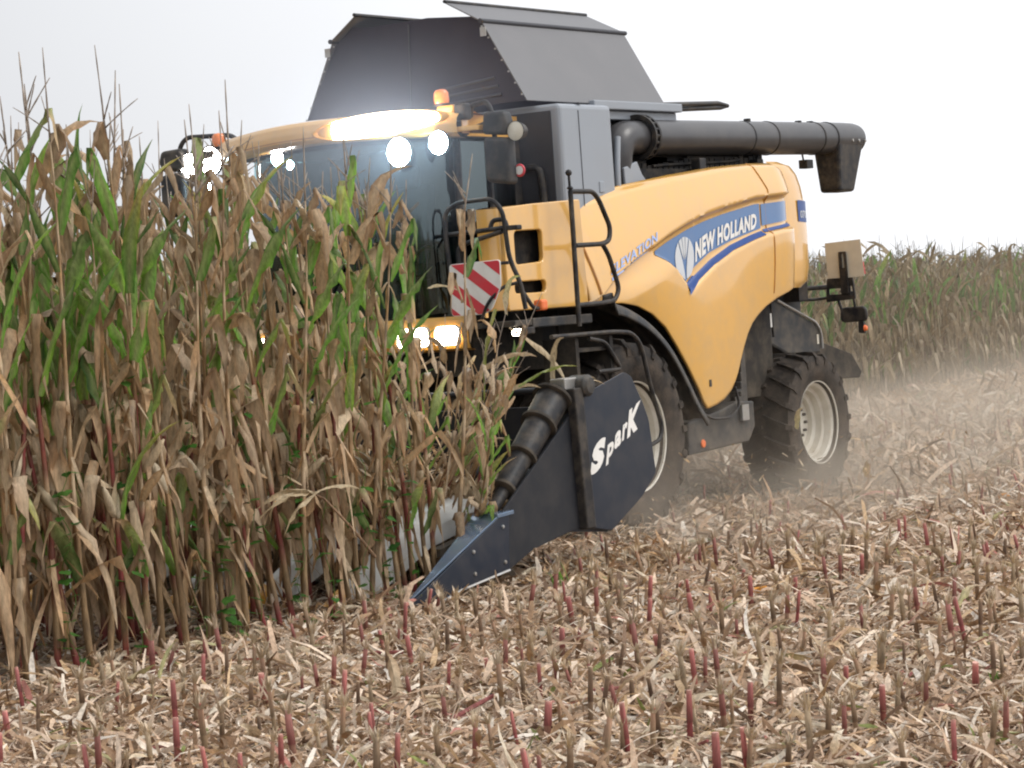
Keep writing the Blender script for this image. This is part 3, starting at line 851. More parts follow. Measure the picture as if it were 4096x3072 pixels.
mb.grid(lambda u, v: (roof_x(-1.2 + 1.3 * u) + 0.047, -1.2 + 1.3 * u, roof_z(-1.2 + 1.3 * u) - 0.15 - 0.012 * v), 24, 1)
mb.build('roof_groove', M['orange_seam'], ROOF)
# lit lamp pod in the brow: a long oval dish with its lens
def pod(y0, half, mat):
    tilt = 0.12
    rimb, lens = MB(), MB()
    n = 40
    def P(a, k, off):
        u, v = half * k * math.cos(a), 0.098 * k * math.sin(a)
        y = y0 + u; z = 3.715 + v + u * tilt * 0.35
        return (roof_x(min(1.27, max(-1.27, y))) + 0.052 + off, y, z)
    rimb.add([P(2 * math.pi * i / n, 1.06, 0.0) for i in range(n)] + [P(2 * math.pi * i / n, 1.0, 0.022) for i in range(n)] + [P(2 * math.pi * i / n, 0.94, 0.006) for i in range(n)],
             [(i, (i + 1) % n, n + (i + 1) % n, n + i) for i in range(n)] + [(n + i, n + (i + 1) % n, 2 * n + (i + 1) % n, 2 * n + i) for i in range(n)])
    PO = rimb.build('light_pod', M['yellow_trim'], ROOF, smooth=60)
    for k in range(5):
        a0, a1 = -0.92 + 1.86 * k / 5 + (0.25 if k == 0 else 0), -0.92 + 1.86 * (k + 1) / 5 - 0.02
        def fn(u, v):
            t = a0 + (a1 - a0) * u
            hh = 0.092 * math.sqrt(max(0.0, 1 - t * t))
            y = y0 + half * t
            return (roof_x(min(1.27, max(-1.27, y))) + 0.058 + 0.012 * math.sin(math.pi * v), y, 3.715 + half * t * tilt * 0.35 - hh + 2 * hh * v)
        lens.grid(fn, 8, 6)
    lens.build('lamp_lens', mat, PO, smooth=60)
pod(0.62, 0.58, M['lamp'])
def work_lamp(pos, r, mat, tilt=0.0, body='black'):
    x, y, z = pos
    mb = MB()
    mb.lathe([(0, -0.09), (r * 0.7, -0.085), (r * 1.05, -0.02), (r * 1.08, 0.0), (r * 0.96, 0.004)], pos, 'x', 28)
    mb.tube([(x - 0.05, y, z + r * 0.8), (x - 0.05, y, z + r * 1.25)], 0.015, 6)
    b = mb.build('work_lamp', M[body], CH, smooth=40)
    MB().lathe([(r * 0.97, 0.0), (r * 0.6, 0.014), (0, 0.02)], pos, 'x', 28).build('lamp_lens', M[mat], b, smooth=60)
work_lamp((1.90, 0.80, 3.47), 0.125, 'led')
work_lamp((1.80, 1.14, 3.52), 0.10, 'led')
work_lamp((1.72, -0.64, 3.545), 0.07, 'lamp')
work_lamp((1.70, -0.52, 3.48), 0.045, 'lamp')
work_lamp((1.62, -1.48, 3.60), 0.13, 'lamp')
work_lamp((1.62, -1.72, 3.58), 0.11, 'lamp')
work_lamp((1.62, -1.56, 3.36), 0.075, 'led')
# windscreen, doors, pillars
def wx(y): return 1.42 + 0.50 * math.sqrt(max(0, 1 - (y / 1.07) ** 2)) ** 1.0
mb = MB()
mb.grid(lambda u, v: (wx(-1.05 + 2.1 * u) + 0.05 * math.sin(math.pi * v), -1.05 + 2.1 * u, 2.06 + 1.50 * v), 40, 10)
WS = mb.build('windscreen', M['glass'], CH, smooth=60, recalc=False)
mb = MB()
mb.tube([(1.96, -0.1, 2.15), (1.99, 0.30, 2.7), (1.985, 0.36, 2.82)], 0.010, 6).tube([(1.99, 0.33, 2.45), (2.0, 0.42, 3.0)], 0.008, 6)
mb.build('wiper', M['black'], WS, smooth=60)
for s in (1, -1):
    MB().box(0.55, 1.40, s * 1.045, s * 1.053, 2.1, 3.55).build('door', M['door_glass'], CH)
    mb = MB()
    mb.tube([(1.42, s * 1.055, 2.06), (1.44, s * 1.06, 2.8), (1.41, s * 1.055, 3.58)], 0.035, 8)
    mb.box(0.44, 0.55, s * 1.0 - 0.06, s * 1.0 + 0.06, 2.06, 3.60)
    mb.tube([(0.95, s * 1.065, 2.08), (0.93, s * 1.065, 3.56)], 0.022, 6)
    mb.build('cab_pillar', M['black'], CH, smooth=50)
mb = MB()
mb.box(0.43, 0.47, -1.05, 1.05, 2.0, 3.58)
mb.build('cab_back_wall', M['matt_black'], CH)
mb = MB()
mb.prism([(-1.05, 0.45), (1.05, 0.45), (1.05, 1.42), (0.8, 1.78), (0.4, 1.90), (-0.4, 1.90), (-0.8, 1.78), (-1.05, 1.42)], 'x', 0, 0.001) if False else None
mb.prism([(0.45, -1.07), (0.45, 1.07), (1.44, 1.07), (1.75, 0.82), (1.90, 0.45), (1.93, 0.0), (1.90, -0.45), (1.75, -0.82), (1.44, -1.07)], 'z', 1.96, 2.075)
mb.build('cab_floor', M['matt_black'], CH, bevel=0.02)
mb = MB()
mb.box(0.75, 1.25, -0.28, 0.28, 2.40, 2.55).prism([(0.72, 2.5), (0.86, 2.5), (0.72, 3.25), (0.62, 3.25)], 'y', -0.27, 0.27).box(0.85, 1.15, -0.2, 0.2, 2.07, 2.4)
mb.box(0.68, 0.78, -0.15, 0.15, 3.22, 3.42)
mb.box(0.8, 1.3, 0.30, 0.38, 2.66, 2.72).box(0.8, 1.45, -0.42, -0.30, 2.62, 2.74)
mb.build('driver_seat', M['seat'], CH, bevel=0.035, seg=3)
mb = MB()
mb.tube([(1.75, 0, 2.08), (1.50, 0, 2.75)], 0.045, 10)
ringp = [(1.47 + 0.05 * math.cos(a), 0.20 * math.sin(a), 2.78 + 0.17 * math.cos(a)) for a in [2 * math.pi * i / 24 for i in range(25)]]
mb.tube(ringp, 0.016, 8, cap=False).box(1.44, 1.48, -0.17, 0.17, 2.77, 2.79)
mb.build('steering_wheel', M['black'], CH, smooth=50)
mb = MB()
mb.tube(bend([(1.50, 0.62, 2.20), (1.52, 0.62, 2.62), (1.50, 0.80, 2.70), (1.46, 0.95, 2.45), (1.46, 0.97, 2.15)], 0.10), 0.018, 8)
mb.tube(bend([(1.52, 0.45, 2.75), (1.54, 0.52, 2.45), (1.52, 0.72, 2.42), (1.50, 0.75, 2.62)], 0.08), 0.020, 8)
mb.box(1.30, 1.36, -0.55, -0.35, 2.72, 2.98)
mb.build('cab_handrail', M['black'], CH, smooth=50)
# yellow apron with headlamps below the cab
mb = MB()
def apron(u, v):
    y = -1.30 + 2.60 * u
    x = 1.60 + 0.34 * math.sqrt(max(0, 1 - (y / 1.42) ** 2))
    pr = [(0.0, 2.06), (0.05, 2.03), (0.06, 1.98), (0.055, 1.84), (0.03, 1.79), (-0.05, 1.77)]
    t = v * 5; j = min(int(t), 4); f = t - j
    return (x + pr[j][0] * (1 - f) + pr[j + 1][0] * f, y, pr[j][1] * (1 - f) + pr[j + 1][1] * f)
mb.grid(apron, 40, 15)
AP = mb.build('front_apron', M['yellow'], CH, smooth=45)
for s in (1, -1):
    h = MB(); l = MB()
    for y0, y1 in ((0.69, 0.99), (1.03, 1.25)):
        ring = rounded([(y0, 1.82), (y1, 1.82), (y1 - 0.01, 1.985), (y0 + 0.01, 1.985)], 0.05)
        cx = 1.60 + 0.34 * math.sqrt(1 - ((y0 + y1) / 2 / 1.42) ** 2) + 0.065
        sl = -0.20 if y0 < 1 else -0.3
        ym = (y0 + y1) / 2
        f = lambda y, z, o, k=1.0: (cx + o + sl * ((ym + (y - ym) * k) - ym), s * (ym + (y - ym) * k), 1.9 + (z - 1.9) * k)
        n = len(ring)
        h.add([f(y, z, 0.0, 1.08) for y, z in ring] + [f(y, z, 0.02, 1.0) for y, z in ring] + [f(y, z, 0.005, 0.93) for y, z in ring],
              [(i, (i + 1) % n, n + (i + 1) % n, n + i) for i in range(n)] + [(n + i, n + (i + 1) % n, 2 * n + (i + 1) % n, 2 * n + i) for i in range(n)])
        l.add([f(ym, 1.9, 0.02)] + [f(y, z, 0.008, 0.94) for y, z in ring], [(0, 1 + i, 1 + (i + 1) % n) for i in range(n)])
    hh = h.build('headlamp', M['steel'], CH, smooth=50)
    l.build('lamp_lens', M['warm'], hh, smooth=60)
for s in (1, -1):
    by, bz = (1.03, 3.84) if s > 0 else (-1.42, 3.70)
    B = MB().lathe([(0.07, 0), (0.075, 0.02), (0.05, 0.03)], (1.55, by, bz), 'z', 20).build('beacon', M['black'], CH, smooth=40)
    MB().lathe([(0.06, 0.02), (0.066, 0.05), (0.063, 0.115), (0.046, 0.14), (0, 0.15)], (1.55, by, bz), 'z', 24).build('beacon_dome', M['amber'], B, smooth=50)
    MB().box(1.45, 1.64, by + s * 0.09 - 0.09, by + s * 0.09 + 0.09, bz - 0.09, bz).build('beacon_base', M['yellow_trim'] if s > 0 else M['black'], B, bevel=0.02)
    if s < 0: MB().tube([(1.5, -1.2, 3.66), (1.52, -1.42, 3.63)], 0.03, 8).build('beacon_arm', M['black'], B)
mb = MB(); mb.prism([(1.05, 1.20), (1.70, 1.20), (1.66, 1.46), (1.4, 1.5), (1.05, 1.45)], 'z', 3.60, 3.645)
mb.build('roof_wing', M['yellow'], CH, bevel=0.012)
MB().box(1.56, 1.66, 1.22, 1.34, 3.70, 3.84).build('wing_lamp', M['black'], CH, bevel=0.02)
# mirrors
def mirror(s):
    e = 1.0 if s > 0 else 1.18
    mb = MB()
    mb.tube(bend([(1.45, s * 1.25, 3.74), (1.52, s * 1.30, 3.82), (1.58, s * 1.50 * e, 3.84), (1.60, s * 1.56 * e, 3.76), (1.60, s * 1.60 * e, 3.2)], 0.07), 0.022, 8)
    mb.tube([(1.45, s * 1.2, 3.62), (1.58, s * 1.50 * e, 3.66)], 0.02, 8)
    A = mb.build('mirror_arm', M['black'], CH, smooth=50)
    curve_plate('mirror_head', [rounded([(1.485, 3.56), (1.70, 3.535), (1.745, 3.63), (1.715, 3.735), (1.51, 3.745)], 0.035)], 0.13, 0.03, M['plastic'], A, lambda u, v, w: (1.60 + w, s * u * e, v))
    H = curve_plate('mirror_housing', [rounded([(1.495, 3.16), (1.745, 3.12), (1.74, 3.515), (1.495, 3.54)], 0.05)], 0.14, 0.035, M['plastic'], A, lambda u, v, w: (1.60 + w, s * u * e, v))
    MB().box(1.524, 1.528, s * 1.52 * e, s * 1.72 * e, 3.18, 3.49).build('mirror_glass', M['mirror'], H)
    if s > 0:
        W = MB().lathe([(0, -0.08), (0.06, -0.075), (0.085, 0.02), (0.08, 0.025)], (1.60, s * 1.80, 3.56), 'x', 24).tube([(1.55, s * 1.70, 3.55), (1.56, s * 1.80, 3.56)], 0.02, 6).build('side_lamp', M['black'], A, smooth=40)
        MB().lathe([(0.08, 0.022), (0.05, 0.035), (0, 0.04)], (1.60, s * 1.80, 3.56), 'x', 24).build('lamp_lens', M['cream'], W, smooth=50)
        D = MB().lathe([(0, 0.012), (0.05, 0.01), (0.055, 0)], (1.55, 1.77, 3.235), 'x', 24).build('speed_disc', M['red'], H)
        MB().lathe([(0, 0.016), (0.036, 0.0145), (0.037, 0.01)], (1.55, 1.77, 3.235), 'x', 24).build('disc_face', M['white'], D)
mirror(1); mirror(-1)
# ladder platform, rails and warning board
mb = MB()
mb.box(0.55, 1.75, 1.30, 1.75, 1.94, 1.99).box(0.55, 1.50, 1.70, 1.76, 1.92, 2.0)
mb.build('platform', M['plastic'], CH, bevel=0.01)
def rail(name, paths, r=0.019):
    mb = MB()
    for p in paths: mb.tube(p, r, 10)
    return mb.build(name, M['black'], CH, smooth=60)
rail('handrail', [bend([(0.92, 1.85, 1.90), (0.91, 1.85, 3.06)], 0.1), bend([(0.91, 1.85, 3.05), (0.55, 1.85, 3.05), (0.46, 1.85, 2.98), (0.30, 1.85, 2.74), (0.33, 1.85, 2.62), (0.45, 1.85, 2.595), (0.89, 1.85, 2.59)], 0.07),
                 bend([(0.45, 1.85, 2.595), (0.36, 1.85, 2.50), (0.22, 1.85, 2.20), (0.30, 1.85, 2.10), (0.50, 1.85, 2.085), (0.92, 1.85, 2.08)], 0.07)], 0.022)
o = rail('rail_knob', [[(0.915, 1.85, 3.05), (0.918, 1.85, 3.19)]], 0.012)
MB().lathe([(0, 0.03), (0.022, 0.02), (0.03, 0), (0.022, -0.02), (0, -0.03)], (0.918, 1.85, 3.21), 'z', 14).lathe([(0, 0.03), (0.03, 0.0), (0, -0.03)], (0.913, 1.85, 3.08), 'z', 12).build('knob', M['black'], o, smooth=60)
rail('handrail', [bend([(1.98, 1.30, 2.30), (1.95, 1.25, 2.74), (1.90, 1.22, 2.93), (1.90, 1.35, 3.0), (1.90, 1.70, 3.01), (1.90, 1.80, 2.90), (1.88, 1.82, 2.50), (1.86, 1.90, 2.30), (1.84, 1.92, 2.08)], 0.09),
                  [(1.93, 1.24, 2.74), (1.90, 1.70, 2.755), (1.89, 1.82, 2.76)], bend([(1.95, 1.37, 2.30), (1.95, 1.36, 2.62), (1.93, 1.45, 2.66), (1.90, 1.78, 2.73)], 0.06),
                  bend([(1.90, 1.66, 2.75), (1.88, 1.68, 2.83), (1.88, 1.80, 2.83), (1.88, 1.82, 2.76)], 0.04)], 0.020)
MB().box(1.82, 1.90, 1.74, 1.93, 2.735, 2.775).build('rail_clamp', M['black'], CH, bevel=0.01)
# red and white board, the stripes as inlaid facets of one plate
WB = curve_plate('warning_board', [rounded([(1.295, 2.06), (1.30, 2.49), (1.81, 2.50), (1.80, 2.28), (1.70, 2.10), (1.62, 2.06)], 0.03)], 0.012, 0.003, M['white'], CH, lambda u, v, w: (2.0 + w, u, v))
def clip(poly, a, b, c):
    """keep the part of poly where a*y + b*z <= c"""
    out = []
    for i in range(len(poly)):
        p, q = poly[i - 1], poly[i]
        dp, dq = a * p[0] + b * p[1] - c, a * q[0] + b * q[1] - c
        if (dp < 0) != (dq < 0):
            t = dp / (dp - dq); out.append((p[0] + t * (q[0] - p[0]), p[1] + t * (q[1] - p[1])))
        if dq <= 0: out.append(q)
    return out
mb = MB()
base = rounded([(1.30, 2.065), (1.305, 2.485), (1.805, 2.495), (1.795, 2.28), (1.697, 2.105), (1.62, 2.065)], 0.03)
for k in range(-4, 6):
    lo = 2.315 + 0.243 * k
    pl = clip(clip(base, 0.74, 1.0, 0.74 * 1.55 + lo + 0.115), -0.74, -1.0, -(0.74 * 1.55 + lo))
    if len(pl) > 2: mb.prism(pl, 'x', 2.007, 2.009)
mb.build('red_stripe', M['red'], WB)
rail('board_stay', [[(1.98, 1.45, 2.05), (1.98, 1.45, 2.50)], bend([(1.94, 1.85, 2.47), (1.97, 1.70, 2.47)], 0.02), bend([(2.02, 1.60, 2.02), (2.03, 1.68, 2.16), (1.97, 1.80, 2.28), (1.90, 1.9, 2.3)], 0.06)], 0.014)
o = rail('ladder_lamp', [bend([(1.80, 1.88, 2.22), (1.72, 1.92, 2.08), (1.62, 1.92, 2.08)], 0.05)], 0.018)
MB().box(1.55, 1.65, 1.87, 1.96, 2.06, 2.15).build('lamp_lens', M['orange'], o, bevel=0.02)
o = MB().box(1.50, 1.72, 1.70, 1.78, 1.87, 1.93).build('step_lamp', M['black'], CH, bevel=0.01)
MB().grid(lambda u, v: (1.725 + 0.01 * math.sin(math.pi * v), 1.70 + 0.12 * u, 1.865 + 0.055 * v), 4, 4).build('lamp_lens', M['warm'], o)
rail('ladder_rail', [bend([(1.45, 1.90, 1.83), (0.46, 1.90, 1.83), (0.15, 1.90, 1.81), (0.0, 1.90, 1.70), (-0.10, 1.90, 1.35), (-0.27, 1.90, 0.95), (-0.22, 1.90, 0.84), (-0.02, 1.90, 0.80)], 0.12),
                     bend([(0.86, 1.90, 1.79), (0.60, 1.90, 1.75), (0.46, 1.90, 1.60), (0.36, 1.90, 1.50), (0.75, 1.90, 1.50)], 0.08)], 0.020)
mb = MB()
for k in range(4): mb.box(0.48, 1.0, 1.55, 1.88, 1.68 - 0.30 * k, 1.71 - 0.30 * k)
mb.box(0.44, 0.49, 1.55, 1.88, 0.72, 1.80).box(1.0, 1.05, 1.55, 1.88, 0.72, 1.80)
mb.build('ladder', M['matt_black'], CH)
# feeder house
mb = MB()
mb.hexa([(0.3, -0.75, 1.75), (0.3, 0.75, 1.75), (0.3, 0.75, 1.0), (0.3, -0.75, 1.0)], [(2.5, -0.75, 1.15), (2.5, 0.75, 1.15), (2.5, 0.75, 0.45), (2.5, -0.75, 0.45)])
mb.build('feeder_house', M['matt_black'], CH, bevel=0.02)
mb = MB()
mb.box(0.3, 1.65, -1.25, 1.25, 1.55, 1.95)
mb.build('cab_support', M['matt_black'], CH)

# ------------------------------------------------------------------ maize header carried on the feeder house
HD = empty('maize_header', (0, 0, 0), 'dark navy maize picking header with pale snouts, black side auger and white lettering', 'maize header')
for s in (1, -1):
    y0 = s * 3.0
    def Y(d): return y0 + s * d
    mb = MB()
    # nose: hollow pointed hood
    tip = (5.25, Y(0.0), 0.05)
    ol = [(5.40, 0.04), (5.02, 0.02), (4.64, 0.10), (3.99, 0.17), (3.95, 0.60), (4.08, 0.575), (4.18, 0.535), (5.05, 0.175)]
    mb.prism(ol, 'y', Y(0.0), Y(0.025))
    D = mb.build('side_divider', M['navy'], HD, bevel=0.006)
    mb = MB()
    mb.hexa([(5.43, Y(0.03), 0.055), (4.10, Y(0.03), 0.59), (3.96, Y(-0.30), 0.585), (4.60, Y(-0.24), 0.20)],
            [(5.43, Y(0.028), 0.04), (4.10, Y(0.028), 0.57), (3.96, Y(-0.30), 0.565), (4.60, Y(-0.24), 0.18)])
    mb.hexa([(4.60, Y(-0.24), 0.20), (3.96, Y(-0.30), 0.585), (3.96, Y(-0.30), 0.15), (4.55, Y(-0.24), 0.06)],
            [(4.60, Y(-0.225), 0.20), (3.96, Y(-0.285), 0.585), (3.96, Y(-0.285), 0.15), (4.55, Y(-0.225), 0.06)])
    mb.hexa([(4.12, Y(0.035), 0.60), (3.90, Y(0.035), 0.61), (3.86, Y(-0.28), 0.60), (3.97, Y(-0.28), 0.59)],
            [(4.12, Y(0.035), 0.57), (3.90, Y(0.035), 0.58), (3.86, Y(-0.28), 0.57), (3.97, Y(-0.28), 0.56)])
    mb.build('divider_top', M['navy_worn'], D, bevel=0.004)
    mb = MB()
    mb.tube([(5.39, Y(0.027), 0.045), (5.02, Y(0.027), 0.03), (4.64, Y(0.027), 0.105), (4.0, Y(0.027), 0.175)], 0.011, 6)
    mb.build('wear_edge', M['steel'], D, smooth=60)
    for bx, bz in ((4.05, 0.50), (4.05, 0.24), (4.45, 0.20), (4.45, 0.36)): MB().lathe([(0, 0.012), (0.014, 0.010), (0.016, 0)], (bx, Y(0.025), bz), 'y', 8).build('bolt', M['steel'], D)
    mb = MB()
    mb.prism([(3.98, 0.60), (3.86, 0.68), (3.03, 1.20), (2.90, 1.30), (2.86, 0.37), (3.08, 0.36), (3.61, 0.28), (4.0, 0.15)], 'y', Y(-0.035), Y(-0.012))
    mb.build('side_sheet', M['side_sheet'], HD, bevel=0.004)
    # tapering side auger with its rings
    A, B = Vector((3.93, Y(-0.13), 0.62)), Vector((2.97, Y(-0.13), 1.41))
    pts, rs = [], []
    for t, r in ((0, 0.05), (0.16, 0.055), (0.17, 0.085), (0.44, 0.09), (0.45, 0.108), (0.72, 0.112), (0.73, 0.128), (0.98, 0.132), (1.0, 0.12)):
        pts.append(A.lerp(B, t)); rs.append(r)
    AU = MB().tube(pts, rs, 28).build('side_auger', M['black'], HD, smooth=40)
    d = (B - A).normalized()
    for t, r in ((0.17, 0.10), (0.45, 0.124), (0.73, 0.146), (0.96, 0.162)):
        c = A.lerp(B, t)
        MB().tube([c - d * 0.022, c - d * 0.012, c + d * 0.012, c + d * 0.022], [r - 0.02, r, r, r - 0.02], 28).build('auger_ring', M['matt_black'], AU, smooth=40)
    MB().box(2.80, 3.02, min(Y(-0.14), Y(0.0)), max(Y(-0.14), Y(0.0)), 1.44, 1.53).build('auger_bracket', M['steel'], HD, bevel=0.01)
    MB().lathe([(0, -0.12), (0.07, -0.12), (0.085, -0.09), (0.085, 0.05), (0.06, 0.075), (0, 0.08)], (2.80, Y(0.02), 1.46), 'y', 24).build('hub', M['plastic'], HD, smooth=40)
    mb = MB()
    mb.hexa([(2.99, Y(-0.02), 1.45), (2.86, Y(-0.02), 1.45), (2.80, Y(-0.02), 0.36), (2.93, Y(-0.02), 0.36)], [(2.99, Y(0.06), 1.45), (2.86, Y(0.06), 1.45), (2.80, Y(0.06), 0.36), (2.93, Y(0.06), 0.36)])
    mb.build('post', M['black'], HD, bevel=0.012)
    sh = [(2.81, 1.37), (2.70, 1.41), (2.17, 1.53), (2.07, 1.49), (1.92, 1.28), (1.84, 1.13), (1.80, 0.82), (1.78, 0.70), (2.02, 0.53), (2.51, 0.31), (2.88, 0.37), (2.87, 0.97)]
    SHD = MB().prism(rounded(sh, 0.03, 3), 'y', Y(0.0), Y(0.02)).build('side_shield', M['navy'], HD, bevel=0.004)
    if s > 0:
        ax, az, bx, bz = 2.785, 0.775, 2.02, 1.07
        dx, dz = bx - ax, bz - az
        ln = math.hypot(dx, dz); ux, uz = dx / ln, dz / ln
        nx, nz = -0.18, 0.98
        LT = [('S', 0.00, 0.30, -0.01, 0.20), ('p', 0.32, 0.48, 0.0, 0.105), ('a', 0.49, 0.635, 0.02, 0.12), ('r', 0.65, 0.765, 0.03, 0.12), ('K', 0.76, 1.0, 0.02, 0.19)]
        for ch, u0, u1, v0, hgt in LT:
            cap = {'S': 1.0, 'K': 1.0}.get(ch, 1.0)
            def put(u, v, w, u0=u0, u1=u1, v0=v0, hgt=hgt, ch=ch):
                uu = (u0 + (u1 - u0) * u) * ln
                vv = v0 + hgt * v * (1.0 if ch in 'SK' else 1.38)
                if ch == 'K' and u > 0.6: uu += 0.03 * v
                return (ax + ux * uu + nx * vv, 3.0235, az + uz * uu + nz * vv)
            text_part('lettering', ch, M['white'], SHD, put, shear=0.14, bold=0.07 if ch in 'SK' else 0.045)
# trough, back wall, cross tube
mb = MB()
mb.box(2.45, 2.52, -2.98, 2.98, 0.35, 1.30)
mb.hexa([(2.52, -2.98, 0.34), (3.25, -2.98, 0.42), (3.25, 2.98, 0.42), (2.52, 2.98, 0.34)], [(2.52, -2.98, 0.30), (3.25, -2.98, 0.38), (3.25, 2.98, 0.38), (2.52, 2.98, 0.30)])
mb.build('trough', M['navy'], HD)
MB().tube([(2.60, -2.95, 1.43), (2.60, 2.95, 1.43)], 0.028, 10).build('cross_tube', M['side_sheet'], HD, smooth=50)
mb = MB()
mb.tube([(2.86, -2.9, 0.72), (2.86, 2.9, 0.72)], 0.15, 20)
for side in (1, -1):
    k = 150
    vs, fs = [], []
    for i in range(k + 1):
        y = 0.4 + 2.5 * i / k; a = side * 2 * math.pi * y / 0.55
        for r in (0.14, 0.25): vs.append((2.86 + r * math.cos(a), side * y, 0.72 + r * math.sin(a)))
    for i in range(k): fs.append((2 * i, 2 * i + 1, 2 * i + 3, 2 * i + 2))
    mb.add(vs, fs)
mb.build('cross_auger', M['side_sheet'], HD, smooth=40)
# snouts between the rows
for k in range(7):
    y = -2.25 + 0.75 * k
    sec = [(4.98, 0.045, 0.20, 0.03), (4.7, 0.085, 0.32, 0.09), (4.40, 0.13, 0.47, 0.22), (4.15, 0.18, 0.60, 0.36), (3.80, 0.225, 0.67, 0.44), (3.35, 0.25, 0.70, 0.46)]
    ring = lambda x, w, zt, zb: [(x, y - w, zb), (x, y - w * 0.96, zb + (zt - zb) * 0.55), (x, y - w * 0.6, zt - 0.02), (x, y, zt), (x, y + w * 0.6, zt - 0.02), (x, y + w * 0.96, zb + (zt - zb) * 0.55), (x, y + w, zb)]
    rs = [ring(*q) for q in sec]
    mb = MB()
    vs = [p for r_ in rs for p in r_]
    fs = [(i * 7 + j, i * 7 + j + 1, (i + 1) * 7 + j + 1, (i + 1) * 7 + j) for i in range(5) for j in range(6)] + [tuple(range(35, 42))]
    mb.add(vs, fs)
    S = mb.build('snout', M['snout'], HD, smooth=35)
    mb = MB()
    rt = [ring(4.975, 0.047, 0.203, 0.028), ring(5.12, 0.035, 0.15, 0.03), ring(5.24, 0.016, 0.09, 0.03), ring(5.27, 0.004, 0.06, 0.04)]
    vs = [p for r_ in rt for p in r_]
    mb.add(vs, [(i * 7 + j, i * 7 + j + 1, (i + 1) * 7 + j + 1, (i + 1) * 7 + j) for i in range(3) for j in range(6)] + [tuple(range(21, 28))])
    mb.build('snout_tip', M['yellow_trim'], S, smooth=35)
for k in range(8):
    y = -2.625 + 0.75 * k
    mb = MB()
    for d in (-1, 1):
        mb.hexa([(4.25, y + d * 0.03, 0.36), (4.25, y + d * 0.12, 0.36), (3.2, y + d * 0.12, 0.52), (3.2, y + d * 0.03, 0.52)], [(4.25, y + d * 0.03, 0.30), (4.25, y + d * 0.12, 0.30), (3.2, y + d * 0.12, 0.40), (3.2, y + d * 0.03, 0.40)])
    mb.build('row_unit', M['matt_black'], HD)

# ------------------------------------------------------------------ maize
TAN = [(0.55, 0.38, 0.22), (0.47, 0.29, 0.15), (0.60, 0.46, 0.30), (0.40, 0.235, 0.12), (0.53, 0.39, 0.26), (0.44, 0.29, 0.17), (0.50, 0.30, 0.14)]
GRN = [(0.10, 0.28, 0.03), (0.17, 0.42, 0.045), (0.055, 0.15, 0.03), (0.24, 0.46, 0.05)]
YEL = [(0.46, 0.40, 0.09), (0.38, 0.36, 0.08)]
def lerp3(a, b, t): return tuple(a[i] + (b[i] - a[i]) * t for i in range(3))
def leaf_into(mb, rnd, base, az, length, width, e0, droop, kink, col0, col1, nseg=9, three=True, twist=0.0, greenmid=None):
    rag = 0.9 if greenmid else 0.66
    """one maize blade: a folded strip that leaves the stalk at angle e0, bends by droop and, when dry, breaks over at kink"""
    p = Vector(base); e = e0; a = az
    vs, cs = [], []
    m = 3 if three else 2
    seg = length / nseg
    roll = rnd.uniform(-0.3, 0.3)
    for i in range(nseg + 1):
        t = i / nseg
        w = width * (0.55 + 0.45 * min(1, t / 0.2)) * (1 - max(0, (t - 0.45) / 0.55) ** 1.7) + 0.002
        d = Vector((math.cos(a) * math.cos(e), math.sin(a) * math.cos(e), math.sin(e)))
        side = Vector((-math.sin(a), math.cos(a), 0))
        nrm = side.cross(d)
        r = roll + twist * t + 0.25 * math.sin(t * 7 + roll * 9)
        sd = side * math.cos(r) + nrm * math.sin(r)
        nn = nrm * math.cos(r) - side * math.sin(r)
        w *= rnd.uniform(rag, 1.12) if i else 1.0
        wav = rnd.uniform(-0.28, 0.28) * w
        c = lerp3(col0, col1, max(0, min(1, (t - 0.25) * 1.6 + rnd.uniform(-0.12, 0.12))))
        if three:
            fold = 0.30 * w
            vs += [p - sd * w * 0.5 + nn * (fold + wav), p, p + sd * w * 0.5 + nn * (fold - wav)]
            mid = greenmid if greenmid and t < 0.7 else lerp3(c, (0.6, 0.5, 0.34), 0.35)
            cs += [c, mid, c]
        else:
            vs += [p - sd * w * 0.5, p + sd * w * 0.5]; cs += [c, c]
        p = p + d * seg
        e -= droop / nseg * (0.4 + 1.2 * t)
        if kink and abs(t - kink) < 0.5 / nseg: e = min(e - 0.6, rnd.uniform(-1.5, -0.95))
        e = max(e, -1.5)
        a += rnd.uniform(-0.12, 0.12) + twist * 0.06
    fs = [(i * m + j, i * m + j + 1, (i + 1) * m + j + 1, (i + 1) * m + j) for i in range(nseg) for j in range(m - 1)]
    mb.add(vs, fs, cs)
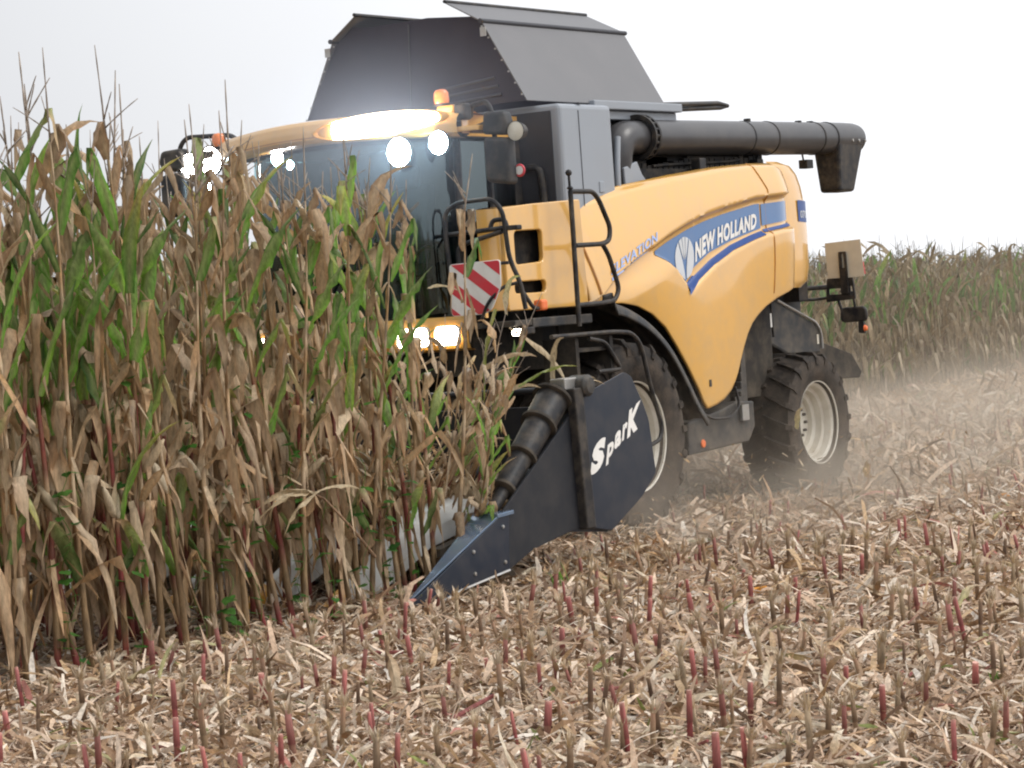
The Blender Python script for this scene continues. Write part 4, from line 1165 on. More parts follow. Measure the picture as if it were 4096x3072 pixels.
def plant_meshes(seed, H, green, tassel=True, ear=True, lean=0.0, low=False):
    """blades, stalk, tassel and ear of one maize plant, standing at the origin"""
    rnd = random.Random(seed)
    st, lf, ts, er = MB(), MB(), MB(), MB()
    nn = 13 if not low else 9
    hs = H * 0.865
    pth, cols = [], []
    ph = rnd.uniform(0, 6.28)
    def at(z):
        k = z / H
        return Vector((lean * H * k ** 1.6 + 0.035 * math.sin(ph + z * 1.3), 0.035 * math.cos(ph + z * 1.1), z * (1 - 0.25 * abs(lean) * k)))
    rad = []
    reds = rnd.random() < 0.55
    for i in range(nn * 2 + 1):
        z = hs * (i / (nn * 2)) ** 0.93
        pth.append(at(z)); t = z / hs
        rad.append((0.0175 * (1 - t) + 0.0045) * (1.16 if i % 2 == 0 else 1.0))
        if t < 0.62 and reds and (i // 2) % 3 != 1: c = lerp3((0.20, 0.035, 0.035), (0.24, 0.06, 0.04), rnd.random())
        elif t < 0.22: c = (0.26, 0.17, 0.085)
        else: c = lerp3(rnd.choice(TAN), (0.20, 0.20, 0.06), 0.35 * green * rnd.random())
        if i % 2 == 0: c = lerp3(c, (0.14, 0.09, 0.05), 0.5)
        cols.append(c)
    st.tube(pth, rad, 7 if not low else 4, col=cols)
    az0 = rnd.uniform(0, 6.28)
    for i in range(nn if low else 12):
        t = ((i + 0.6) / (nn if low else 12)) ** (1.0 if low else 0.92)
        z = hs * (0.06 + 0.90 * t) if low else hs * (0.13 + 0.85 * t)
        az = az0 + math.pi * (i % 2) + rnd.uniform(-0.55, 0.55)
        g = rnd.random() < green * (1.5 if 0.42 < t < 0.86 else 0.35)
        b = at(z) + Vector((math.cos(az), math.sin(az), 0)) * 0.012
        if g:
            c0 = rnd.choice(GRN); c1 = rnd.choice(GRN + YEL + TAN[:2])
            leaf_into(lf, rnd, b, az, rnd.uniform(0.55, 0.85), rnd.uniform(0.06, 0.10), rnd.uniform(1.1, 1.45), rnd.uniform(0.3, 1.5), rnd.choice([0, 0, 0.55]), c0, c1, 9 if not low else 5, not low, rnd.uniform(-0.8, 0.8), (0.30, 0.36, 0.14))
        else:
            c0 = lerp3(rnd.choice(TAN), (0.17, 0.10, 0.055), rnd.random() ** 1.5 * 0.8); c1 = lerp3(rnd.choice(TAN), (0.20, 0.125, 0.075), rnd.random() * 0.7)
            up = t > 0.70
            leaf_into(lf, rnd, b, az, rnd.uniform(0.45, 0.92) * (1.12 - 0.3 * t), rnd.uniform(0.045, 0.115), rnd.uniform(0.9, 1.42) if up else rnd.uniform(0.5, 1.35), rnd.uniform(0.5, 1.9) if up else rnd.uniform(0.6, 2.2),
                      rnd.choice([0, 0.35, 0.55, 0.25]) if up else rnd.choice([0.12, 0.12, 0.23, 0.23, 0.34]), c0, c1, 9 if not low else 5, not low, rnd.uniform(-2.2, 2.2))
    # sheaths and husk shreds hugging the stalk
    for i in range(7 if not low else 3):
        z = hs * rnd.uniform(0.10, 0.85)
        az = rnd.uniform(0, 6.28)
        leaf_into(lf, rnd, at(z) + Vector((math.cos(az), math.sin(az), 0)) * 0.016, az, rnd.uniform(0.14, 0.50), rnd.uniform(0.022, 0.05), rnd.uniform(-1.5, -0.9), 0.2, 0, rnd.choice(TAN), rnd.choice(TAN), 4, False, rnd.uniform(-1, 1))
    if tassel:
        top = at(hs)
        tc = (0.40, 0.33, 0.27)
        L0 = H * 0.118 * rnd.uniform(0.85, 1.2)
        lx, ly = rnd.uniform(-0.12, 0.12), rnd.uniform(-0.12, 0.12)
        def spike(b, d, ln, r):
            k = 5
            p = [b + d * ln * i / k + Vector((0, 0, -0.22 * ln * (i / k) ** 2 * (1 - d.z))) for i in range(k + 1)]
            ts.tube(p, [r * (1.0 if i % 2 else 1.5) * (1 - 0.5 * i / k) for i in range(k + 1)], 4 if not low else 3, col=tc)
        spike(top - Vector((0, 0, 0.02)), Vector((lx, ly, 1)).normalized(), L0 * 1.15, 0.0058)
        for i in range(rnd.randint(2, 5) if not low else 3):
            a = rnd.uniform(0, 6.28); el = rnd.uniform(0.55, 1.2)
            spike(top + Vector((lx, ly, 1)) * L0 * rnd.uniform(0.05, 0.35), Vector((math.cos(a) * math.cos(el), math.sin(a) * math.cos(el), math.sin(el))), L0 * rnd.uniform(0.40, 0.70), 0.0046)
    if ear:
        z = hs * rnd.uniform(0.33, 0.45); az = rnd.uniform(0, 6.28); hang = rnd.random() < 0.5
        e = rnd.uniform(-1.3, -0.9) if hang else rnd.uniform(0.7, 1.2)
        d = Vector((math.cos(az) * math.cos(e), math.sin(az) * math.cos(e), math.sin(e)))
        b = at(z) + Vector((math.cos(az), math.sin(az), 0)) * 0.02
        ln = rnd.uniform(0.20, 0.27); hc = rnd.choice([(0.50, 0.39, 0.25), (0.44, 0.33, 0.2), (0.55, 0.45, 0.31)])
        er.tube([b, b + d * 0.03, b + d * ln * 0.25, b + d * ln * 0.55, b + d * ln * 0.85, b + d * ln], [0.010, 0.022, 0.031, 0.030, 0.019, 0.006], 10, col=hc)
        for i in range(3):
            leaf_into(er, rnd, b + d * ln * 0.1, az + rnd.uniform(-2, 2), ln * 1.2, 0.04, e + rnd.uniform(-0.2, 0.5), 0.6, 0, hc, rnd.choice(TAN), 5, False)
    return st, lf, ts, er
PROTO = []
LOOKS = ['with dry brown leaves', 'with straw coloured leaves', 'with green blades halfway up', 'with yellow green upper blades', 'with brown leaves and tall tassel', 'with broken leaves, no ear']
def build_protos():
    specs = []
    for k in range(24):
        look = k % 6
        green = (0.02, 0.04, 0.55, 0.34, 0.04, 0.02)[look]
        specs.append((100 + k, (3.45, 3.35, 3.5, 3.4, 3.55, 3.2)[look] * random.uniform(0.95, 1.06), green, look != 5 or k % 2, look != 5, look))
    for sd, H, g, ta, ea, look in specs:
        st, lf, ts, er = plant_meshes(sd, H, g, ta, ea)
        PROTO.append((look, st.mesh('maize_stalk', M['stalk']), lf.mesh('maize_leaves', M['leaf']), ts.mesh('maize_tassel', M['tassel']) if ta else None, er.mesh('maize_ear', M['residue']) if ea else None))
        for me in PROTO[-1][1:]:
            if me:
                me.polygons.foreach_set('use_smooth', [True] * len(me.polygons)); me.update()
build_protos()
ROWN = {0: 'in the outer row along the stubble', 1: 'in the second row from the stubble', 2: 'in the third row from the stubble'}
MAIZE_N = [0]
def put_plant(proto, x, y, rz, sc, tx, ty, row, extra=None):
    look, st, lf, ts, er = proto
    lab = 'maize plant ' + LOOKS[look] + ' ' + ROWN.get(row, 'deep in the uncut rows')
    e = empty('maize_plant', (x, y, 0), extra or lab, 'maize plant', 'maize plants standing in the uncut rows')
    e.rotation_euler = (tx, ty, rz); e.scale = (sc, sc, sc)
    for n, me in (('stalk', st), ('leaves', lf), ('tassel', ts), ('ear', er)):
        if me:
            o = bpy.data.objects.new(n, me); COL.objects.link(o); o.parent = e
    MAIZE_N[0] += 1
def maize_rows():
    rnd = random.Random(5)
    rows = [(2.60, 4.15, 10.2), (1.875, 4.25, 9.3), (1.125, 4.3, 8.4), (0.375, 4.3, 7.6), (-0.375, 4.3, 7.0), (-1.125, 4.3, 6.3), (-1.875, 4.2, 5.8)]
    for r, (y, x0, x1) in enumerate(rows):
        x = x0
        while x < x1:
            xx, yy = x + rnd.uniform(-0.03, 0.03), y + rnd.uniform(-0.07, 0.07)
            close = sstep((5.3 - xx) / 1.2)
            pr = PROTO[rnd.randrange(len(PROTO))]
            if r < 3 and (6.6 < xx < 9.2 or 4.4 < xx < 6.2) and rnd.random() < 0.62: pr = rnd.choice([q for q in PROTO if q[0] in (2, 2, 3)])
            elif rnd.random() < 0.25 and pr[0] in (2, 3): pr = rnd.choice([q for q in PROTO if q[0] in (0, 1, 4)])
            sc = rnd.uniform(0.91, 1.03) * (1 - 0.10 * close) * (1.055 - 0.05 * sstep((7.4 - xx) / 1.2))
            put_plant(pr, xx, yy, rnd.uniform(0, 6.28), sc, rnd.gauss(0, 0.05), rnd.gauss(0, 0.05) - 0.16 * close * rnd.random(), r)
            x += rnd.uniform(0.09, 0.15) * (1.05 if xx < 5.0 else 1.0) * (1.12 if r < 2 else 1.6 if r < 4 else 2.6)
    # stems being drawn into the header, leaning back over the snouts
    for y, x, ty, sc in ((2.62, 4.02, -0.30, 0.66), (2.55, 3.86, -0.48, 0.60), (2.66, 3.70, -0.35, 0.52), (1.9, 3.95, -0.35, 0.68), (1.84, 3.75, -0.5, 0.6), (1.12, 3.95, -0.3, 0.68), (1.16, 3.8, -0.45, 0.62), (0.4, 3.95, -0.3, 0.66), (0.36, 3.8, -0.4, 0.6), (-0.4, 3.9, -0.3, 0.66), (-1.1, 3.9, -0.3, 0.66)):
        put_plant(PROTO[rnd.randrange(len(PROTO))], x, y, rnd.uniform(0, 6.28), sc, rnd.gauss(0, 0.08), ty, 9, 'bent maize plant leaning back over the snouts as the header pulls it in')
    # one plant broken over across the front of the row
    e = empty('maize_plant', (5.15, 2.66, 0.35), 'broken maize top hanging across the outer row with twisted straw coloured leaves', 'maize plant')
    st, lf = MB(), MB()
    st.tube([(0, 0, 0.06), (0.35, 0.10, 0.28), (0.80, 0.20, 0.55), (0.95, 0.22, 0.60)], [0.012, 0.010, 0.008, 0.006], 7, col=(0.32, 0.2, 0.12))
    rr = random.Random(3)
    for az, ln, e0, dr in ((0.2, 0.75, 0.25, 1.2), (0.05, 0.80, 0.1, 0.8), (-0.5, 0.5, 0.3, 2.6), (2.9, 0.35, 0.3, 1.0), (0.3, 0.55, -0.2, 0.9)):
        leaf_into(lf, rr, (0.92, 0.22, 0.60), az, ln, 0.055, e0, dr, 0, (0.50, 0.40, 0.26), (0.40, 0.30, 0.17), 10, True, rr.uniform(-2, 2))
    st.build('stalk', M['stalk'], e, smooth=50, recalc=False); lf.build('leaves', M['leaf'], e, smooth=60, recalc=False)
maize_rows()
def header_debris():
    rnd = random.Random(91)
    for k in range(30):
        y = rnd.choice([2.0, 1.9, 1.85, 1.12, 1.15, 0.4]) + rnd.gauss(0, 0.08)
        put_plant(PROTO[rnd.randrange(len(PROTO))], rnd.uniform(3.15, 3.95), y, rnd.uniform(0, 6.28), rnd.uniform(0.40, 0.72), rnd.gauss(0, 0.25), rnd.uniform(-0.7, -0.1), 9, 'bent maize plant leaning back over the snouts as the header pulls it in')
header_debris()

# the uncut maize beyond, which reads as one mass
def stand():
    rnd = random.Random(21)
    protos = []
    for k in range(10):
        st, lf, ts, er = plant_meshes(500 + k, rnd.uniform(2.35, 2.75), (0.03, 0.32, 0.06, 0.25, 0.1)[k % 5], True, False, 0, True)
        v, c, f, o = [], [], [], 0
        for m in (st, lf, ts):
            v += [tuple(p) for p in m.v]; c += m.c; f += [tuple(i + o for i in q) for q in m.f if len(q) == 4] + [tuple(i + o for i in q) + (q[-1] + o,) for q in m.f if len(q) == 3]
            o = len(v)
        v, c, f = np.array(v, dtype=np.float32), np.array(c, dtype=np.float32), np.array([q for q in f if len(q) == 4], dtype=np.int32)
        protos.append((v, c, f))
    edge = sorted([(8, -3.35), (-5, -3.35), (-14, -5.2), (-22.5, -7.2), (-36.6, -9.3), (-80, -16)])
    V, C, F, off = [], [], [], 0
    for r in range(9):
        x = 7.0
        while x > -78:
            y = interp(x, edge) - 0.75 * r + rnd.gauss(0, 0.10)
            v, c, f = protos[rnd.randrange(10)]
            a = rnd.uniform(0, 6.28); s = rnd.uniform(0.86, 1.08)
            s *= 1.0 + 0.05 * math.sin(x * 0.9 + 2 * math.sin(x * 0.37)) + (0.12 if rnd.random() < 0.02 else 0)
            if x > -8: s *= 1.12
            ca, sa = math.cos(a) * s, math.sin(a) * s
            w = np.empty_like(v)
            tilt = rnd.gauss(0, 0.05)
            w[:, 0] = v[:, 0] * ca - v[:, 1] * sa + x + v[:, 2] * tilt; w[:, 1] = v[:, 0] * sa + v[:, 1] * ca + y; w[:, 2] = v[:, 2] * s
            V.append(w); C.append((c * 0.62 + 0.38 * np.array([0.29, 0.30, 0.21])) * rnd.uniform(0.8, 1.2)); F.append(f + off); off += len(v)
            x -= rnd.uniform(0.10, 0.17) * (1.0 if r < 4 else 1.5)
    mesh_np('maize_stand', np.concatenate(V), np.concatenate(F), np.concatenate(C), M['leaf'], 'dense uncut maize standing behind the combine in the dust', 'maize')
def mesh_np(name, V, F, C, mat, label, cat):
    me = bpy.data.meshes.new(name)
    n, m = len(V), len(F)
    k = F.shape[1]
    me.vertices.add(n); me.vertices.foreach_set('co', V.astype(np.float32).ravel())
    me.loops.add(m * k); me.loops.foreach_set('vertex_index', F.astype(np.int32).ravel())
    me.polygons.add(m); me.polygons.foreach_set('loop_start', np.arange(0, m * k, k, dtype=np.int32))
    me.update(calc_edges=True)
    at = me.color_attributes.new('Col', 'FLOAT_COLOR', 'POINT')
    at.data.foreach_set('color', np.concatenate([C, np.ones((n, 1))], 1).astype(np.float32).ravel())
    me.materials.append(mat)
    o = bpy.data.objects.new(name, me); COL.objects.link(o)
    return tag(o, label, cat, kind='stuff')
stand()

# ------------------------------------------------------------------ stubble
SLOOK = [('slim crimson maize stub, cleanly cut', (0.40, 0.075, 0.085), (0.64, 0.34, 0.27), False), ('dull red maize stub with frayed pale top', (0.32, 0.055, 0.06), (0.62, 0.44, 0.34), True),
         ('dark brown maize stub, cleanly cut', (0.11, 0.055, 0.035), (0.45, 0.32, 0.2), False), ('brown maize stub with frayed straw top', (0.17, 0.095, 0.05), (0.60, 0.46, 0.30), True),
         ('straw coloured maize stub with split sheath', (0.42, 0.31, 0.19), (0.62, 0.5, 0.35), True), ('half red half tan maize stub', (0.42, 0.30, 0.18), (0.46, 0.17, 0.13), True)]
STUB = []
def stub_meshes():
    rnd = random.Random(77)
    for k in range(18):
        lab, c0, c1, fray = SLOOK[k % 6]
        H = rnd.uniform(0.18, 0.28); r = rnd.uniform(0.0085, 0.013)
        mb = MB()
        lx, ly = rnd.uniform(-0.02, 0.02), rnd.uniform(-0.02, 0.02)
        zs = [0, 0.03, 0.035, H * 0.5, H * 0.5 + 0.006, H * 0.93, H]
        node = [1.25, 1.1, 1.25, 1.0, 1.18, 1.0, 0.98]
        c0b = lerp3(c0, (0.34, 0.24, 0.15), rnd.random() * 0.8)
        cs = [lerp3(c0, (0.2, 0.13, 0.08), 0.6)] * 2 + [lerp3(c0b, (0.1, 0.06, 0.04), 0.6), c0b, lerp3(c0, (0.12, 0.08, 0.05), 0.5), lerp3(c0, c1, 0.35), c1]
        mb.tube([(lx * z / H, ly * z / H, z) for z in zs], [r * q for q in node], 9, col=cs)
        if fray:
            for i in range(rnd.randint(3, 6)):
                leaf_into(mb, rnd, (lx + r * 0.5 * rnd.uniform(-1, 1), ly + r * 0.5 * rnd.uniform(-1, 1), H - 0.03), rnd.uniform(0, 6.28), rnd.uniform(0.05, 0.10), rnd.uniform(0.008, 0.018), rnd.uniform(1.0, 1.5), rnd.uniform(-0.3, 1.2), 0, lerp3(c0, (0.6, 0.48, 0.34), 0.7), (0.66, 0.54, 0.40), 3, False, rnd.uniform(-1, 1))
            for i in range(rnd.randint(16, 30)):
                a = rnd.uniform(0, 6.28); rr = r * rnd.uniform(0.4, 1.0); o = rnd.uniform(0.0, 0.045)
                x, y, h = lx + rr * math.cos(a), ly + rr * math.sin(a), rnd.uniform(0.01, 0.06)
                w = 0.0042
                mb.add([(x - w * math.sin(a), y + w * math.cos(a), H - 0.02), (x + w * math.sin(a), y - w * math.cos(a), H - 0.02), (x + o * math.cos(a), y + o * math.sin(a), H + h)], [(0, 1, 2)], lerp3((0.66, 0.55, 0.40), (0.5, 0.36, 0.2), rnd.random()))
        if k % 6 in (3, 4, 5) or rnd.random() < 0.3:
            leaf_into(mb, rnd, (lx * 0.4 + r, ly * 0.4, H * rnd.uniform(0.2, 0.6)), rnd.uniform(0, 6.28), rnd.uniform(0.08, 0.2), 0.028, rnd.uniform(0.2, 1.2), 1.6, 0, rnd.choice(TAN), (0.58, 0.47, 0.33), 4, False, 1.0)
        STUB.append((k % 6, mb.mesh('maize_stub', M['stalk']), mb))
        STUB[-1][1].polygons.foreach_set('use_smooth', [True] * len(STUB[-1][1].polygons)); STUB[-1][1].set_sharp_from_angle(angle=R(45))
stub_meshes()
def stubble():
    rnd = random.Random(8)
    pts = []
    for r in range(14):
        y = 3.375 + 0.75 * r
        x = 13.2
        while x > -45:
            pts.append((x + rnd.gauss(0, 0.03), y + rnd.gauss(0, 0.016), r))
            x -= rnd.uniform(0.10, 0.25) * (1.0 if rnd.random() < 0.9 else 2.4)
    for r in range(-8, 0):
        y = 3.375 + 0.75 * r
        x = 3.0
        while x > -45:
            pts.append((x + rnd.gauss(0, 0.03), y + rnd.gauss(0, 0.045), r)); x -= rnd.uniform(0.12, 0.3)
    cam = np.array(CAM_POS); mi = np.array(SC.camera.matrix_world.inverted())
    near = []
    for p in pts:
        q = mi @ np.array([p[0], p[1], 0.12, 1]); d = -q[2]
        if d < 6: continue
        u, v = q[0] / d * 95.628 / 18, q[1] / d * 95.628 / 18
        near.append((d if abs(u) < 1.01 and abs(v) < 0.77 else d + 1000, p, abs(u) < 1.25))
    near.sort(key=lambda t: t[0])
    one = [t for t in near if t[0] < 900][:300]
    rest = near[len(one):]
    for d, (x, y, r), _ in one:
        k = rnd.randrange(18)
        look, me, _m = STUB[k]
        o = bpy.data.objects.new('maize_stub', me); COL.objects.link(o)
        o.location = (x, y, -0.005); o.rotation_euler = (rnd.gauss(0, 0.075), rnd.gauss(0, 0.075), rnd.uniform(0, 6.28))
        s = rnd.uniform(0.82, 1.3); o.scale = (s * rnd.uniform(0.9, 1.15), s * rnd.uniform(0.9, 1.15), s)
        where = ' beside the standing maize' if r <= 0 else (' in the second stubble rows' if r <= 2 else ' out in the open stubble')
        tag(o, SLOOK[look][0] + where, 'maize stub', 'cut maize stubs in the stubble rows')
    V, F, C, off = [], [], [], 0
    quads = []
    for look, me, m in STUB:
        v, c = np.array([tuple(p) for p in m.v]), np.array(m.c)
        f = [q if len(q) == 4 else (q + (q[-1],) if len(q) == 3 else None) for q in m.f]
        f = np.array([q for q in f if q and len(set(q)) == 4])
        top = [q for q in m.f if len(q) > 4]
        quads.append((v, c, f))
    for d, (x, y, r), inview in rest:
        if not inview or (rnd.random() < 0.35): continue
        v, c, f = quads[rnd.randrange(18)]
        a = rnd.uniform(0, 6.28); s = rnd.uniform(0.65, 1.05)
        w = np.stack([(v[:, 0] * math.cos(a) - v[:, 1] * math.sin(a)) * s + x + v[:, 2] * rnd.gauss(0, 0.1), (v[:, 0] * math.sin(a) + v[:, 1] * math.cos(a)) * s + y + v[:, 2] * rnd.gauss(0, 0.1), v[:, 2] * s], 1)
        V.append(w); C.append(c * rnd.uniform(0.85, 1.2)); F.append(f + off); off += len(v)
    mesh_np('maize_stubble', np.concatenate(V), np.concatenate(F), np.concatenate(C), M['stalk'], 'short red and brown maize stubble in rows out to the dust', 'stubble')
stubble()

# ------------------------------------------------------------------ chopped straw and husks lying on the field
def residue():
    g = NP
    n = 290000
    d = np.exp(g.uniform(math.log(9.5), math.log(75), n))
    a = np.radians(CAM_YAW) + np.radians(g.uniform(-17, 17, n))
    x, y = CAM_POS.x + d * np.cos(a), CAM_POS.y + d * np.sin(a)
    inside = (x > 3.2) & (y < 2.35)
    stand_ = y < np.interp(x, [-80, -36.6, -22.5, -5, 8], [-16, -9.3, -7.2, -3.35, -3.35]) - 0.4
    patch = np.sin(x * 2.1 + 1.3 * np.sin(y * 1.7)) * np.sin(y * 2.6 + 1.1 * np.sin(x * 1.3)) + 0.5 * np.sin(x * 5.3 + y * 4.1)
    keep = ~stand_ & ((patch < 0.55) | (g.uniform(0, 1, n) < 0.35)) & (~inside | (g.uniform(0, 1, n) < 0.5))
    x, y, d, inside = x[keep], y[keep], d[keep], inside[keep]
    n = len(x)
    big = (d / 14.0) ** 0.55
    kind = g.uniform(0, 1, n)
    L = np.where(kind < 0.55, g.uniform(0.03, 0.10, n), np.where(kind < 0.90, g.uniform(0.06, 0.22, n) * (1 + 0.8 * (g.uniform(0, 1, n) > 0.9)), g.uniform(0.02, 0.06, n))) * big
    Wd = np.where(kind < 0.55, g.uniform(0.005, 0.018, n), np.where(kind < 0.90, g.uniform(0.010, 0.036, n), g.uniform(0.015, 0.04, n))) * big
    pal = np.array([(0.64, 0.48, 0.345), (0.73, 0.58, 0.44), (0.53, 0.37, 0.25), (0.79, 0.68, 0.55), (0.38, 0.24, 0.14), (0.20, 0.12, 0.07), (0.62, 0.43, 0.25), (0.80, 0.72, 0.62), (0.42, 0.17, 0.13), (0.24, 0.27, 0.08)])
    pr = np.array([.19, .18, .15, .11, .14, .10, .08, .03, .012, .008]); pr /= pr.sum()
    c = pal[g.choice(10, n, p=pr)] * g.uniform(0.78, 1.18, (n, 1))
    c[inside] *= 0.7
    yaw = g.uniform(0, 2 * np.pi, n); pit = g.normal(0, 0.36, n); rol = g.normal(0, 0.5, n)
    cur = g.normal(0, 0.35, n) + 0.25; bendy = g.normal(0, 0.25, n)
    z0 = g.uniform(0.004, 0.075, n) + np.abs(np.sin(pit)) * L * 0.45
    us = np.array([-0.5, -0.18, 0.18, 0.5]); tp = np.array([0.6, 1.0, 0.95, 0.35])
    V = np.empty((n, 4, 2, 3))
    for i in range(4):
        for j, sgn in enumerate((-0.5, 0.5)):
            lx = us[i] * L; ly = sgn * Wd * tp[i] + bendy * L * us[i] ** 2 * 1.2
            lz = cur * L * (0.25 - us[i] ** 2) * 0.8 + 0.0
            ly2 = ly * np.cos(rol + us[i] * bendy * 3) ; lz2 = lz + ly * np.sin(rol + us[i] * bendy * 3)
            X = lx * np.cos(pit) - lz2 * np.sin(pit); Z = lx * np.sin(pit) + lz2 * np.cos(pit)
            V[:, i, j, 0] = x + X * np.cos(yaw) - ly2 * np.sin(yaw)
            V[:, i, j, 1] = y + X * np.sin(yaw) + ly2 * np.cos(yaw)
            V[:, i, j, 2] = np.maximum(z0 + Z, 0.002)
    base = (np.arange(n) * 8)[:, None, None]
    F = np.array([[0, 1, 3, 2], [2, 3, 5, 4], [4, 5, 7, 6]])[None] + base
    C = np.repeat(c, 8, axis=0)
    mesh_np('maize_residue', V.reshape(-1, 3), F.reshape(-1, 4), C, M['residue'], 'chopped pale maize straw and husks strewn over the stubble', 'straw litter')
residue()
def coarse():
    rnd = random.Random(61)
    mb = MB()
    pal = TAN + [(0.64, 0.52, 0.37), (0.70, 0.60, 0.45), (0.26, 0.16, 0.09), (0.36, 0.36, 0.14), (0.72, 0.62, 0.48), (0.74, 0.65, 0.52)]
    def spot():
        d = math.exp(rnd.uniform(math.log(11), math.log(34))); a = R(CAM_YAW + rnd.uniform(-14, 14))
        return CAM_POS.x + d * math.cos(a), CAM_POS.y + d * math.sin(a)
    for i in range(1200):
        x, y = spot()
        if y < 2.5 and x > -6: continue
        leaf_into(mb, rnd, (x, y, rnd.uniform(0.04, 0.10)), rnd.uniform(0, 6.28), rnd.uniform(0.14, 0.36), rnd.uniform(0.018, 0.05) if i % 3 else rnd.uniform(0.04, 0.075), rnd.gauss(0.2, 0.25), rnd.gauss(0.7, 0.7), 0, rnd.choice(pal), rnd.choice(pal), 6, True, rnd.uniform(-2.5, 2.5))
    for i in range(450):
        x, y = spot()
        if y < 2.5 and x > -6: continue
        a, l, r = rnd.uniform(0, 6.28), rnd.uniform(0.08, 0.32), rnd.uniform(0.007, 0.012)
        z = rnd.uniform(0.05, 0.10); dz = rnd.gauss(0, 0.15) * l
        mb.tube([(x, y, z), (x + l * math.cos(a), y + l * math.sin(a), max(0.02, z + dz))], r, 6, col=rnd.choice(TAN + [(0.30, 0.09, 0.08), (0.22, 0.13, 0.08)]))
    o = mb.build('fallen_leaves', M['residue'], None, smooth=50, recalc=False)
    tag(o, 'long curled maize leaves and broken stems lying on the chopped straw', 'straw litter', kind='stuff')
coarse()

# ------------------------------------------------------------------ small things: torn leaves in the air, cobs, weeds
def torn(pos, az, ln, w, e0, dr, c0, c1, tw, lab):
    mb = MB()
    leaf_into(mb, random.Random(int(pos[0] * 1000 + pos[2] * 77)), (0, 0, 0), az, ln, w, e0, dr, 0, c0, c1, 9, True, tw)
    o = mb.build('torn_leaf', M['leaf'], None, smooth=60, recalc=False)
    o.location = pos
    tag(o, lab, 'torn leaf', 'torn maize leaves flying around the header')
S1, S2, G1, G2 = (0.52, 0.42, 0.27), (0.42, 0.30, 0.17), (0.36, 0.38, 0.09), (0.22, 0.32, 0.06)
for a in (((3.25, 2.55, 2.10), -0.2, 0.75, 0.06, -1.1, 0.9, G1, G2, 0.3, 'long yellow green torn leaf arching over the header beside the warning board'),
          ((3.3, 2.75, 1.50), 2.5, 0.55, 0.05, 0.5, 0.9, G2, G1, 1.0, 'bright green torn leaf hanging beside the black side auger'),
          ((2.95, 2.95, 1.50), 3.0, 0.42, 0.045, 0.25, 0.8, S1, S1, 0.6, 'pale dry leaf draped from the auger hub over the navy shield'),
          ((2.92, 2.98, 1.47), 2.85, 0.38, 0.035, 0.3, 1.1, S1, S2, -0.6, 'second narrow dry leaf lying on the navy shield top'),
          ((2.95, 2.85, 1.50), 0.6, 0.50, 0.05, 1.35, 1.6, S1, S2, 1.5, 'upright shredded leaf standing on the auger bracket'),
          ((2.7, 2.3, 2.05), 0.5, 0.6, 0.05, 0.9, 1.2, S1, G1, 1.5, 'tangled straw leaf thrown up before the warning board'),
          ((2.9, 2.45, 1.95), 2.2, 0.65, 0.05, -0.6, 0.8, S2, S1, -1.2, 'tan torn leaf falling before the step lamp'),
          ((3.2, 2.3, 1.75), 0.1, 0.55, 0.06, -0.5, 1.2, (0.5, 0.33, 0.13), S2, 0.8, 'orange brown torn leaf above the snouts'),
          ((3.4, 2.5, 1.35), 1.8, 0.5, 0.05, 0.7, 1.4, S1, S2, 1.8, 'twisted straw leaf just left of the side auger'),
          ((2.9, 1.7, 2.30), 1.0, 0.35, 0.03, 0.2, 1.0, S1, S1, 2.0, 'small pale leaf scrap in the air before the cab'),
          ((-2.55, 2.05, 0.75), 0.5, 0.38, 0.05, 1.0, 1.2, (0.5, 0.44, 0.22), S1, 0.5, 'curled yellow leaf flying in front of the rear tyre'),
          ((-2.9, 2.6, 0.25), 0.2, 0.25, 0.08, 0.9, 0.5, (0.5, 0.34, 0.13), S2, 0.5, 'orange scrap of leaf tumbling below the rear wheel')):
    torn(*a)
def cob(x, y, rz, lab):
    mb = MB()
    n, k = 18, 26
    vs, fs = [], []
    for i in range(k + 1):
        t = i / k
        r = 0.024 * min(1, (t + 0.03) / 0.12) ** 0.5 * (1 - 0.55 * max(0, t - 0.55))
        for j in range(n):
            a = 2 * math.pi * j / n
            rr = r * (1 + (0.06 if (i % 2) else -0.04) + (0.03 if j % 2 else -0.03))
            vs.append((t * 0.16, rr * math.cos(a), 0.03 + rr * math.sin(a)))
    fs = [(i * n + j, i * n + (j + 1) % n, (i + 1) * n + (j + 1) % n, (i + 1) * n + j) for i in range(k) for j in range(n)] + [tuple(range(k * n, k * n + n))]
    mb.add(vs, fs, (0.72, 0.30, 0.03))
    o = mb.build('maize_cob', M['stalk'], None, smooth=30)
    hk = MB()
    r_ = random.Random(4)
    for az in (2.6, 3.2, 3.8): leaf_into(hk, r_, (0.02, 0, 0.03), az, 0.14, 0.04, 0.3, 0.8, 0, (0.62, 0.52, 0.38), (0.55, 0.43, 0.28), 5, False)
    hk.build('husk', M['residue'], o, recalc=False)
    o.location = (x, y, 0.035); o.rotation_euler = (0, -0.15, rz)
    tag(o, lab, 'maize cob')
cob(4.52, 5.27, 2.3, 'bare orange maize cob lying among the straw in the middle of the stubble')
cob(-2.46, 4.11, 1.0, 'small orange maize cob far out on the stubble behind the rear wheel')
